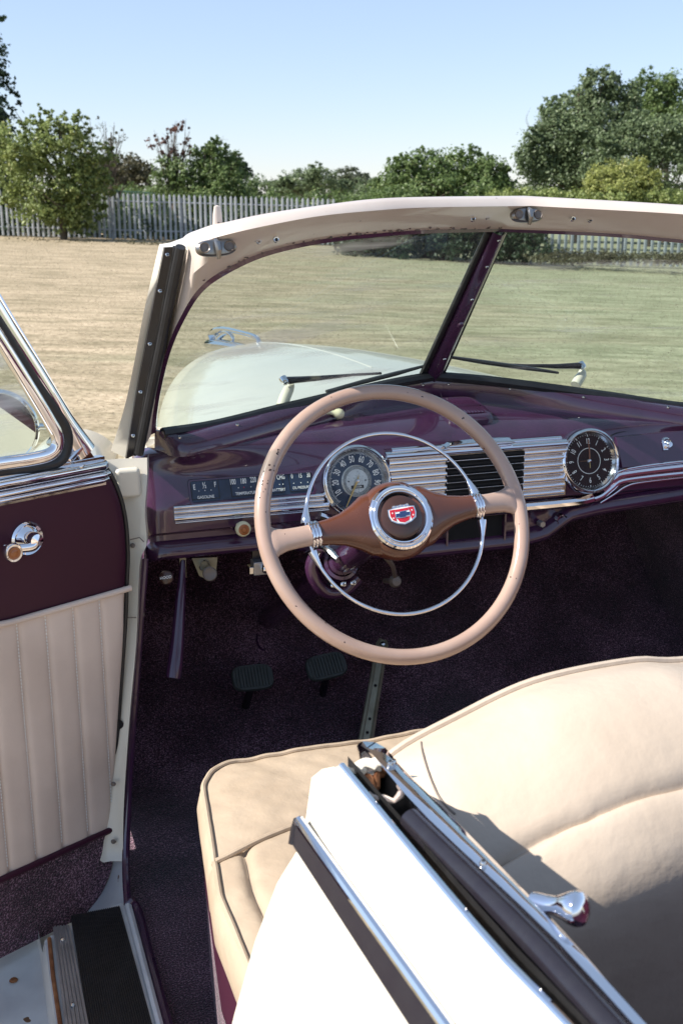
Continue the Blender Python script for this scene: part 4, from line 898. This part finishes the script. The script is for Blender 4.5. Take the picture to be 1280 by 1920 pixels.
ch = pl([(652, 1446), (912, 1750), (1068, 1920)], ZR-.020); ch2 = pl([(674, 1412), (780, 1528), (1020, 1750), (1178, 1920)], ZR-.030)
m = MB(); m.loft([ch+A3(0, 0, .016), ch, ch*.7+ch2*.3-A3(0, 0, .02), ch2-A3(0, 0, .02), g_l-A3(0, 0, .004)], BLACK)
rr0 = pl([(770, 1538), (980, 1748), (1136, 1920)], ZR-.008); m.tube(rr0, .0110, BLACKS, 14)
m.build('window_channel', parent=qp)
th = pl([(641, 1436), (900, 1748), (1062, 1920)], ZR-.002)
m = MB(); m.tube(th, .0035, CHROME, 10); m.build('thin_bead', parent=qp)
m = MB(); a = P(672, 1462, Z=ZR-.02); m.tube(crp([a, a+A3(.008, -.004, .003), a+A3(.012, -.014, -.004), a+A3(.022, -.02, .002)]), [.003, .004, .003, .002], RUST, 8)
a = P(700, 1495, Z=ZR-.015); m.tube(crp([a+A3(0, .01, 0), a, a+A3(.006, -.010, .003), a+A3(.016, -.014, 0)]), [.001, .003, .0038, .002], PLEAT, 8)
a = P(676, 1440, Z=ZR-.01); m.tube(crp([a, a+A3(.006, -.004, .006), a+A3(.02, -.022, .002), a+A3(.035, -.045, -.002)]), [.008, .005, .003, .002], CREAM, 8); m.build('torn_filler', parent=qp)
c1 = ln((580, 1470), (815, 1860), ZR-.045, 1.6, ZR-.045)
b_r = ln((563, 1549), (829, 1920), ZR-.055); b_l = ln((553, 1588), (768, 1920), ZR-.075)
def down(dx, z): return np.array([A3(p[0]-dx, p[1], z) for p in b_l])
m = MB(); cpr = [th, th+(b_r-th)*.12+A3(0, 0, .006), th+(b_r-th)*.4+A3(0, 0, .012), th+(b_r-th)*.75+A3(0, 0, .008), b_r, b_l, down(.012, .98), down(.030, .88), down(.046, .76), down(.058, .62), down(.06, .48), down(.03, .30)]
cpr = [np.array(c_) for c_ in cpr]
for c_ in cpr[:5]: pass
# front ends follow the seen outline
fr = [P(641, 1434, Z=ZR-.002), P(625, 1438, Z=ZR+.0), P(604, 1442, Z=ZR-.01), P(584, 1458, Z=ZR-.03), P(574, 1530, Z=ZR-.052), P(560, 1590, Z=ZR-.075)]
for k, f_ in enumerate(fr): cpr[k][0] = f_; cpr[k][1] = cpr[k][1]*.5+(f_+(cpr[k][2]-f_)*.5)*.5
ysil = cpr[5][0][1]
for k, (px, py) in enumerate([(520, 1655), (478, 1765), (440, 1900), (405, 2040), (385, 2180), (380, 2400)]):
    f_ = P(px, py, Y=ysil+.012*k); sh_ = f_-cpr[6+k][0]
    for j in range(22): cpr[6+k][j] = cpr[6+k][j]+A3(sh_[0]*(1-j/27), sh_[1]*(1-j/21), sh_[2])
m.loft([crp(c_, 2) for c_ in cpr], CREAM)
fc = np.array([c_[0] for c_ in cpr]); m.loft([fc, fc+A3(.02, .004, -.012), fc+A3(.075, -.01, -.02)], CREAM)
m.build('quarter_skin', parent=qp, ang=60)
m = MB(); m.tube(b_r+A3(-.001, 0, .0055), .0055, CHROME, 10); m.loft([b_r+A3(-.004, 0, .005), b_l*.6+b_r*.4+A3(-.003, 0, .007), b_l+A3(-.003, 0, .004), b_l+A3(0, 0, -.003)], BLACKS)
m.tube([b_r[0]+A3(0, .003, .004), b_l[0]*.5+b_r[0]*.5+A3(0, .004, .004), b_l[0]+A3(0, .002, .002)], .006, BLACKS, 10); m.build('belt_trim', parent=qp)
m = MB(); m.loft([g_r+A3(0, 0, -.01), g_r+A3(.006, 0, -.10), g_r+A3(-.02, 0, -.35), g_r+A3(-.06, 0, -.70)], MAROON); m.build('inner_trim_panel', parent=qp)
m = MB(); a = P(1008, 1694, Z=1.112); b = P(1095, 1706, Z=1.125); ax_ = unit(b-a); L_ = np.linalg.norm(b-a)
m.lathe([(.0080, -.004), (.0080, 0), (.0072, L_*.2), (.0072, L_*.40), (.0095, L_*.56), (.0120, L_*.72), (.0130, L_*.84), (.0120, L_*.93), (.0085, L_*.985), (.004, L_*1.01), (0, L_*1.015)], a, ax_, CHROME, 32); m.build('quarter_window_knob', parent=qp)

# ================================================================== ground
SLOPE = .027
def gz_(x, y): return -SLOPE*((x-CAM[0])*Rt[0]+(y-CAM[1])*Rt[1])
def ground_mat():
    m = bpy.data.materials.new('dry_mown_grass'); m.use_nodes = True; t = m.node_tree; L = t.links.new; b = t.nodes['Principled BSDF']; b.inputs['Roughness'].default_value = 1; b.inputs['Specular IOR Level'].default_value = .1
    tc = t.nodes.new('ShaderNodeTexCoord'); mp = t.nodes.new('ShaderNodeMapping'); mp.inputs['Rotation'].default_value = (0, 0, YAW); L(tc.outputs['Object'], mp.inputs[0])
    def nz(sc, det, sx_=1, sy_=1, dist=0):
        m2 = t.nodes.new('ShaderNodeMapping'); m2.inputs['Scale'].default_value = (sx_, sy_, 1); L(mp.outputs[0], m2.inputs[0])
        n = t.nodes.new('ShaderNodeTexNoise'); n.inputs['Scale'].default_value = sc; n.inputs['Detail'].default_value = det; n.inputs['Distortion'].default_value = dist; L(m2.outputs[0], n.inputs[0]); return n.outputs['Fac']
    def ramp(f, a, b_, ca, cb):
        r = t.nodes.new('ShaderNodeValToRGB'); r.color_ramp.elements[0].position = a; r.color_ramp.elements[1].position = b_; r.color_ramp.elements[0].color = (*ca, 1); r.color_ramp.elements[1].color = (*cb, 1); L(f, r.inputs[0]); return r.outputs[0]
    def mix(f, a, b_, mode='MIX'):
        x = t.nodes.new('ShaderNodeMix'); x.data_type = 'RGBA'; x.blend_type = mode
        if isinstance(f, float): x.inputs[0].default_value = f
        else: L(f, x.inputs[0])
        L(a, x.inputs[6]); L(b_, x.inputs[7]); return x.outputs[2]
    straw = ramp(nz(17, 8, 1, 1.3), .3, .70, (.255, .205, .145), (.52, .43, .325))
    green = ramp(nz(13, 8, 1, 1.4), .3, .70, (.245, .245, .165), (.44, .435, .31))
    sep = t.nodes.new('ShaderNodeSeparateXYZ'); L(mp.outputs[0], sep.inputs[0])
    mr = t.nodes.new('ShaderNodeMapRange'); mr.inputs[1].default_value = -6; mr.inputs[2].default_value = 5; mr.inputs[3].default_value = -.45; mr.inputs[4].default_value = .42; L(sep.outputs[0], mr.inputs[0])
    pt = nz(.35, 4, .5, 2.0, .4); ad = t.nodes.new('ShaderNodeMath'); L(mr.outputs[0], ad.inputs[0]); L(pt, ad.inputs[1])
    sel = ramp(ad.outputs[0], .35, .85, (0, 0, 0), (1, 1, 1))
    c = mix(sel, straw, green)
    st = ramp(nz(.9, 5, .12, 1.0), .35, .7, (.92, .915, .88), (1.05, 1.04, 1.01)); c = mix(1.0, c, st, 'MULTIPLY')
    cl = ramp(nz(2.2, 5, .5, 1.5, .6), .35, .66, (.64, .65, .58), (1.10, 1.08, 1.04)); c = mix(1.0, c, cl, 'MULTIPLY')
    L(c, b.inputs['Base Color'])
    bp = t.nodes.new('ShaderNodeBump'); bp.inputs['Strength'].default_value = .35; bp.inputs['Distance'].default_value = .02; L(nz(18, 6), bp.inputs['Height']); L(bp.outputs[0], b.inputs['Normal'])
    return m
GR = ground_mat(); m = MB()
xs = np.r_[-900, -300, -100, np.linspace(-40, 60, 41), 120, 300, 900]; ysn = np.r_[-900, -200, np.linspace(-30, 90, 49), 150, 300, 900]
m.loft([[A3(x, y, gz_(x, y)) for x in xs] for y in ysn], GR)
g = m.build('field', ang=80); tag(g, 'wide field of dry mown grass behind the car', kind='structure')
GV = mat('grey_gravel', (.22, .22, .21), .9, noise=(28, .35, .65), col2=(.48, .48, .46), bump=(30, 1, .03))
m = MB(); m.loft([[A3(x, y, gz_(x, y)+.035) for x in np.linspace(-14, 10, 13)] for y in np.linspace(-16, -3.2, 8)], GV); g = m.build('gravel_track'); tag(g, kind='structure')

def tufts():
    r = np.random.default_rng(5); N = 60000; Dd = 4.5+38*r.uniform(0, 1, N)**1.25; px = r.uniform(-160, 1440, N)
    base = CAM+Hd*Dd[:, None]+Rt*((px-640)/F*Dd*1.04)[:, None]; base[:, 2] = -SLOPE*((base[:, 0]-CAM[0])*Rt[0]+(base[:, 1]-CAM[1])*Rt[1])+.0
    keep = ~((np.abs(base[:, 0]) < 1.0) & (base[:, 1] < 3)); base = base[keep]; Dd = Dd[keep]; N = len(base)
    a = r.uniform(0, 2*pi, N); w_ = (.003+.0005*Dd)*r.uniform(.6, 1.4, N); h_ = (.005+.00022*Dd)*r.uniform(.3, 1.3, N)
    dx = np.stack([np.cos(a), np.sin(a), 0*a], 1)*w_[:, None]; top = base+np.stack([r.normal(size=N)*h_*.8, r.normal(size=N)*h_*.8, h_], 1)
    v = np.stack([base-dx, base+dx, top], 1).reshape(-1, 3)
    me = bpy.data.meshes.new('grass'); me.vertices.add(3*N); me.vertices.foreach_set('co', v.ravel().astype(np.float32)); me.loops.add(3*N)
    me.loops.foreach_set('vertex_index', np.arange(3*N, dtype=np.int32)); me.polygons.add(N); me.polygons.foreach_set('loop_start', np.arange(0, 3*N, 3, dtype=np.int32)); me.polygons.foreach_set('loop_total', np.full(N, 3, dtype=np.int32)); me.update(calc_edges=True)
    me.materials.append(leafmat('dry_blades', (.30, .25, .17), (.46, .39, .29), (.55, .48, .37), .6)); o = bpy.data.objects.new('grass', me); COL.objects.link(o); tag(o, 'short dry stubble standing all over the mown field', 'grass', kind='stuff')
# ================================================================== vegetation
def leafmat(name, c1, c2, c3=None, tr=.35):
    m = bpy.data.materials.new(name); m.use_nodes = True; t = m.node_tree; L = t.links.new; b = t.nodes['Principled BSDF']; b.inputs['Roughness'].default_value = .5; b.inputs['Specular IOR Level'].default_value = .35
    g = t.nodes.new('ShaderNodeNewGeometry'); r = t.nodes.new('ShaderNodeValToRGB'); e = r.color_ramp.elements; e[0].color = (*c1, 1); e[1].color = (*c2, 1)
    if c3: k = e.new(.93); k.color = (*c2, 1); e[-1].color = (*c3, 1)
    tc = t.nodes.new('ShaderNodeTexCoord'); n = t.nodes.new('ShaderNodeTexNoise'); n.inputs['Scale'].default_value = .9; L(tc.outputs['Object'], n.inputs[0])
    ad = t.nodes.new('ShaderNodeMath'); ad.operation = 'MULTIPLY_ADD'; ad.inputs[1].default_value = .6; mu = t.nodes.new('ShaderNodeMath'); mu.operation = 'MULTIPLY'; mu.inputs[1].default_value = .7
    L(n.outputs['Fac'], mu.inputs[0]); L(g.outputs['Random Per Island'], ad.inputs[0]); L(mu.outputs[0], ad.inputs[2]); L(ad.outputs[0], r.inputs[0]); L(r.outputs[0], b.inputs['Base Color'])
    tl = t.nodes.new('ShaderNodeBsdfTranslucent'); L(r.outputs[0], tl.inputs[0]); mx = t.nodes.new('ShaderNodeMixShader'); mx.inputs[0].default_value = tr
    o = t.nodes['Material Output']; L(b.outputs[0], mx.inputs[1]); L(tl.outputs[0], mx.inputs[2]); L(mx.outputs[0], o.inputs[0]); return m
tufts()
BARK = mat('bark', (.11, .085, .06), .9, noise=(12, .3, .7), bump=(20, .8, .03))
def bgp(px, D_, z=None, py=None):
    """point on the far ground under photo column px at horizontal distance D_"""
    d = Hd+Rt*((px-640)/F)*(cos(PITCH)); p = CAM+d*D_; p[2] = gz_(p[0], p[1]) if z is None else z
    if py is not None:
        dd = ray(px, py); t = D_/(dd@Hd); return CAM+dd*t
    return p
def leaves(name, blobs, n, size, mt, parent, seed, droop=.3, clump=22):
    n = int(n*1.9); size *= .74
    r = np.random.default_rng(seed); Cs = []; Ws = []
    for c, rad in blobs: Ws.append(rad[0]*rad[2])
    Ws = np.array(Ws)/sum(Ws); nc = max(6, n//clump)
    idx = r.choice(len(blobs), nc, p=Ws); v = r.normal(size=(nc, 3)); v /= np.linalg.norm(v, axis=1)[:, None]; rr = r.uniform(.35, 1.0, nc)**.55*r.uniform(.86, 1.12, nc)
    cc = np.array([b[0] for b in blobs])[idx]; rd = np.array([b[1] for b in blobs])[idx]; ctr = cc+v*rr[:, None]*rd
    k = n//nc; sp = np.minimum(rd.mean(1)*.20, size*5.5)
    pos = np.repeat(ctr, k, 0)+r.normal(size=(nc*k, 3))*np.repeat(sp, k)[:, None]*A3(1, 1, .75)*.55
    N = len(pos); out_ = np.repeat(v, k, 0)+r.normal(size=(N, 3))*.8+A3(0, 0, .35); out_ /= np.linalg.norm(out_, axis=1)[:, None]
    a = np.cross(out_, r.normal(size=(N, 3))); a /= np.linalg.norm(a, axis=1)[:, None]; b = np.cross(out_, a)
    s = size*r.uniform(.6, 1.35, N)[:, None]
    v4 = np.stack([pos-a*s*.5, pos-b*s*.32+out_*s*.08, pos+a*s*.55, pos+b*s*.32+out_*s*.08], 1).reshape(-1, 3)
    me = bpy.data.meshes.new(name); me.vertices.add(4*N); me.vertices.foreach_set('co', v4.ravel().astype(np.float32))
    me.loops.add(4*N); me.loops.foreach_set('vertex_index', np.arange(4*N, dtype=np.int32)); me.polygons.add(N)
    me.polygons.foreach_set('loop_start', np.arange(0, 4*N, 4, dtype=np.int32)); me.polygons.foreach_set('loop_total', np.full(N, 4, dtype=np.int32))
    me.update(calc_edges=True); me.materials.append(mt); o = bpy.data.objects.new(name, me); COL.objects.link(o); o.parent = parent; return o
def plant(name, label, cat, D_, blobs_px, n, size, mt, group=None, seed=1, trunk=True, base_px=None, nbr=9, depth=.8, twig=.03):
    """blobs_px: (px, py, rx_px, ry_px) as seen at distance D_"""
    sc = D_/F*1.03; bl = []; r = np.random.default_rng(seed)
    for i, (px, py, rx, ry) in enumerate(blobs_px):
        dj = r.uniform(-.5, .5)*rx*sc*.8; c = bgp(px, D_, py=py)+Hd*dj; bl.append((c, A3(rx*sc, max(rx*sc*depth, .3), ry*sc)))
    for c, rd in list(bl):
        for q in range(6):
            v = r.normal(size=3); v[2] = abs(v[2])*.9-.15; v /= np.linalg.norm(v); k_ = r.uniform(.22, .42)
            bl.append((c+v*rd*r.uniform(.8, 1.02), rd*k_*A3(1, 1, r.uniform(.8, 1.5))))
    bx_ = base_px if base_px is not None else np.mean([b[0] for b in blobs_px]); b0_ = bgp(bx_, D_)
    root = bpy.data.objects.new(name, None); COL.objects.link(root); root.location = b0_; off = b0_
    tag(root, label, cat, group); bl2 = [(c-off, rd) for c, rd in bl]
    if trunk:
        m = MB(); hgt = max(c[2] for c, _ in bl2); tr = max(.05, hgt*.022)
        cx = np.mean([c for c, _ in bl2], 0); m.tube(crp([A3(0, 0, -.3), A3(cx[0]*.2, cx[1]*.2, hgt*.25), A3(cx[0]*.6, cx[1]*.6, hgt*.55), A3(cx[0], cx[1], hgt*.9)]), [tr*1.4, tr, tr*.6, tr*.25], BARK, 8)
        for k in range(nbr):
            c, rd = bl2[k % len(bl2)]; e_ = c+r.normal(size=3)*rd*.55+A3(0, 0, rd[2]*.4); s0_ = A3(cx[0]*.3, cx[1]*.3, hgt*r.uniform(.15, .5))
            md = (s0_+e_)/2+r.normal(size=3)*rd*.22; bp_ = crp([s0_, md, e_]); m.tube(bp_, [tr*.4, tr*.2, twig*.3], BARK, 5)
            for q in range(3):
                st_ = bp_[int(len(bp_)*r.uniform(.45, .9))]; en_ = st_+r.normal(size=3)*rd*.30+A3(0, 0, rd[2]*.25); m.tube(crp([st_, (st_+en_)/2+r.normal(size=3)*.06, en_], 3), [twig*.35, twig*.15], BARK, 4)
        m.build('trunk', parent=root)
    leaves('crown', bl2, n, size, mt, root, seed)
    return root
LG = leafmat('fresh_leaf', (.06, .095, .025), (.26, .31, .10), (.46, .48, .22))
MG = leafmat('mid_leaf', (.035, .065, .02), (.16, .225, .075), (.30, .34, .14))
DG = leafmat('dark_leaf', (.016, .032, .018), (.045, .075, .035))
OL = leafmat('olive_leaf', (.045, .066, .030), (.17, .225, .11), (.31, .36, .20))
YG = leafmat('yellow_green_leaf', (.13, .16, .04), (.34, .36, .11), (.5, .46, .18))
BR = leafmat('russet_leaf', (.07, .03, .02), (.16, .07, .05))
HZ = leafmat('far_leaf', (.06, .075, .05), (.14, .16, .095))
DB = leafmat('brownish_leaf', (.05, .05, .025), (.12, .11, .055))
plant('tall_tree', 'tall dark tree cut off by the left edge of the photo', 'tree', 55, [(-60, 110, 70, 70), (-50, 190, 72, 80), (-70, 270, 85, 90), (-8, 150, 26, 42), (-14, 235, 30, 40), (-60, 340, 90, 60)], 9000, .28, DG, seed=2)
plant('bush', 'bright green bush in front of the fence at the left', 'bush', 44, [(60, 290, 62, 55), (120, 300, 60, 55), (30, 330, 50, 60), (150, 350, 55, 55), (95, 365, 70, 55), (175, 310, 35, 45), (110, 255, 40, 35), (150, 410, 30, 35), (60, 240, 22, 24), (128, 232, 24, 20), (90, 385, 50, 26), (120, 405, 48, 26), (150, 425, 24, 16), (30, 372, 30, 20), (75, 222, 9, 22), (145, 228, 9, 22), (110, 236, 8, 18), (42, 245, 8, 18), (95, 222, 6, 18), (165, 240, 8, 18), (190, 268, 10, 14), (214, 300, 12, 14), (5, 270, 12, 16), (205, 345, 16, 18), (180, 395, 18, 18)], 15000, .17, LG, seed=3, nbr=16)
plant('twiggy_bush', 'bare twiggy grey-brown bush right of the bright green bush', 'bush', 52, [(185, 262, 40, 34), (205, 300, 36, 40), (225, 320, 40, 30)], 900, .12, DB, seed=4, nbr=34, twig=.02)
plant('tree', 'brownish bushy tree behind the bare twigs', 'tree', 75, [(235, 322, 45, 30), (205, 335, 50, 30), (268, 336, 32, 20), (180, 330, 40, 34)], 6000, .24, DB, 'trees beyond the fence', seed=5)
plant('sapling', 'thin sapling with sparse russet leaves', 'tree', 50, [(318, 262, 30, 30), (335, 250, 22, 20), (300, 275, 22, 26), (325, 305, 22, 30), (345, 270, 14, 30)], 420, .17, BR, seed=6, nbr=26, twig=.02, base_px=325)
plant('bush', 'feathery green bush beside the russet sapling', 'bush', 50, [(350, 335, 50, 42), (400, 325, 50, 45), (385, 295, 34, 26), (410, 275, 18, 20), (440, 350, 40, 32), (320, 345, 36, 30), (395, 370, 60, 26)], 11000, .15, MG, 'bushes beyond the fence', seed=7, nbr=18)
plant('tree', 'small dark rounded tree far behind the feathery bush', 'tree', 110, [(430, 318, 30, 24), (452, 322, 20, 18), (415, 325, 18, 20)], 3500, .3, DG, 'trees beyond the fence', seed=8)
plant('bush', 'low olive bush at the middle of the far hedge', 'bush', 80, [(560, 342, 36, 22), (595, 335, 38, 22), (530, 350, 24, 16), (640, 352, 24, 14)], 5000, .22, OL, 'bushes beyond the fence', seed=9)
plant('tree', 'hazy grey-green tree far away on the horizon', 'tree', 150, [(652, 326, 24, 12), (670, 342, 26, 18), (640, 348, 26, 18)], 3000, .4, HZ, 'trees beyond the fence', seed=10)
plant('bush', 'large round green bush behind the windshield header', 'bush', 58, [(760, 340, 48, 42), (810, 322, 48, 40), (860, 320, 52, 38), (905, 335, 44, 38), (930, 355, 34, 26), (730, 358, 34, 24), (840, 365, 110, 34)], 16000, .20, MG, 'bushes beyond the fence', seed=11, nbr=16)
plant('tree', 'tall grey-green tree rising highest on the right', 'tree', 60, [(1120, 175, 42, 42), (1080, 215, 55, 45), (1040, 265, 60, 55), (1010, 300, 48, 50), (1100, 270, 80, 75), (1140, 220, 45, 60), (1060, 330, 80, 45)], 24000, .20, OL, 'trees beyond the fence', seed=12)
plant('tree', 'green-topped tree at the right edge behind the olive one', 'tree', 64, [(1225, 180, 48, 42), (1270, 190, 50, 46), (1200, 215, 40, 36), (1240, 250, 60, 50), (1320, 230, 60, 60)], 12000, .20, MG, 'trees beyond the fence', seed=13)
plant('tree', 'broad dull olive willow at the right edge', 'tree', 56, [(1220, 265, 70, 50), (1290, 260, 60, 60), (1180, 300, 60, 55), (1260, 320, 70, 50), (1140, 330, 50, 40)], 17000, .18, OL, 'trees beyond the fence', seed=14)
plant('bush', 'yellow-green shrub in front of the tall trees', 'bush', 50, [(1135, 338, 40, 32), (1185, 335, 44, 34), (1160, 352, 60, 22), (1218, 345, 22, 22)], 7000, .14, YG, 'bushes beyond the fence', seed=15)
# hedge mass behind the fence and the brambles in front of it
def mass(name, label, D_, x0, x1, pyf, hpx, n, size, mt, seed, D1=None):
    r = np.random.default_rng(seed); bl = []; D1 = D1 or D_
    for k in range(int((x1-x0)/16)):
        px = x0+16*k+r.uniform(-6, 6); t = (px-x0)/(x1-x0); Dk = D_*(1-t)+D1*t; sc = Dk/F; h_ = hpx*r.uniform(.8, 1.2); c = bgp(px, Dk, py=pyf(px)+hpx*.1)+Hd*r.uniform(-1, 1); bl.append((c, A3(22*sc, 1.2, h_*sc)))
    root = bpy.data.objects.new(name, None); COL.objects.link(root); root.location = bgp((x0+x1)/2, (D_+D1)/2); tag(root, label, 'hedge'); off = np.array(root.location)
    leaves('foliage', [(c-off, rd) for c, rd in bl], n, size, mt, root, seed); return root
mass('hedge', 'long low hedge running behind the palisade fence', 53, 190, 780, lambda x: 408, 52, 30000, .16, MG, 21)
mass('hedge', 'dark brambles standing in for the shadow under the shrubs behind the left fence', 47.3, -80, 700, lambda x: 425+.012*x, 42, 30000, .13, DG, 28)  # dark leaf colour supplies the shadow beneath the shrubs
mass('hedge', 'mid green scrub filling below the brownish tree', 70, 150, 480, lambda x: 368, 24, 9000, .18, MG, 30)
mass('hedge', 'pale olive scrub along the horizon left of the round bush', 90, 400, 740, lambda x: 358, 24, 9000, .22, OL, 29)
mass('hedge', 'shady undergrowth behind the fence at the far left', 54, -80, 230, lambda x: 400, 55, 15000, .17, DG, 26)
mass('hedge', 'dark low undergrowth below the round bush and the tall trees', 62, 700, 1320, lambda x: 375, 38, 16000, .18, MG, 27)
mass('hedge', 'bright green hedge along the foot of the tall trees', 50, 930, 1300, lambda x: 372, 18, 9000, .16, LG, 22)
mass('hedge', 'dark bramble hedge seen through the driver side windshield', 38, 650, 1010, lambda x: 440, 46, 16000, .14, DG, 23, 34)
mass('hedge', 'scrub of dry weeds at the foot of the left fence', 43.0, -60, 420, lambda x: 455+(x)*.026, 7, 5000, .09, DB, 24, 42)
mass('hedge', 'dry weeds at the foot of the fence seen through the right glass', 33, 1010, 1300, lambda x: 482, 9, 3500, .09, DB, 25, 32)
m = MB(); 
GRNP = mat('green_painted_steel', (.05, .12, .08), .5, noise=(5, .3, .7))
a = bgp(195, 62, py=357); b = bgp(290, 62, py=362)
for t in np.linspace(0, 1, 12):
    p = a*(1-t)+b*t; m.tube([A3(p[0], p[1], gz_(p[0], p[1])-.1), p], .03, GRNP, 6)
m.tube([a, b], .03, GRNP, 6); m.tube([a-A3(0, 0, .9), b-A3(0, 0, .9)], .02, GRNP, 6)
tag(m.build('railing'), 'thin green railing between the left bush and the sapling', 'railing')

# ================================================================== palisade fence
FEN = mat('galvanised_steel', (.36, .38, .40), .5, metal=.2, noise=(1.7, .3, .7), col2=(.25, .27, .29))
def fence(px0, D0, px1, D1, hh, label, step=.20):
    a = bgp(px0, D0); b = bgp(px1, D1); L_ = np.linalg.norm(b-a); dr = (b-a)/L_; n = int(L_/step)
    root = bpy.data.objects.new('palisade_fence', None); COL.objects.link(root); root.location = a; tag(root, label, 'fence', 'palisade fences'); nf = unit(np.cross(dr, U_)); nf = nf if nf@Hd < 0 else -nf
    pm = MB(); w_ = .050
    sec = [(-w_, 0), (-w_*.5, .016), (w_*.5, .016), (w_, 0)]
    pm.loft([[dr*x*s_+nf*y+A3(0, 0, z) for x, y in sec] for z, s_ in ((0.05, 1), (hh-.09, 1), (hh, .08))], FEN); pm.loft([[dr*x+nf*(y-.012)+A3(0, 0, z) for x, y in ((-w_*.5, 0), (w_*.5, 0))] for z in (.05, hh-.1)], FEN)
    p0_ = pm.build('pale', parent=root, ang=20)
    for k in range(n):
        p = p0_ if k == 0 else p0_.copy()
        if k: COL.objects.link(p); p.parent = root
        q = dr*step*k; p.location = (q[0], q[1], gz_(a[0]+q[0], a[1]+q[1])-a[2]); p.rotation_euler = (random.uniform(-.012, .012), random.uniform(-.012, .012), random.uniform(-.04, .04))
    for z in (.38, hh-.32):
        r_ = MB(); r_.tube([-nf*.03+A3(0, 0, z), (b-a)-nf*.03+A3(0, 0, z)], .03, FEN, 6); r_.build('rail', parent=root, ang=20)
    k = 0
    while k*2.75 < L_:
        q = dr*2.75*k; r_ = MB(); r_.box(q-nf*.09+A3(0, 0, hh*.45), (.09, .05, hh*.95), FEN); r_.build('post', parent=root, flat=True); k += 1
fence(-55, 45.5, 640, 45.5, 1.80, 'grey steel palisade fence along the left of the field')
fence(1000, 34.5, 1330, 34.5, 1.80, 'pale palisade fence seen through the right windshield glass')
print('objects', len(bpy.data.objects), 'verts', sum(len(m.vertices) for m in bpy.data.meshes))
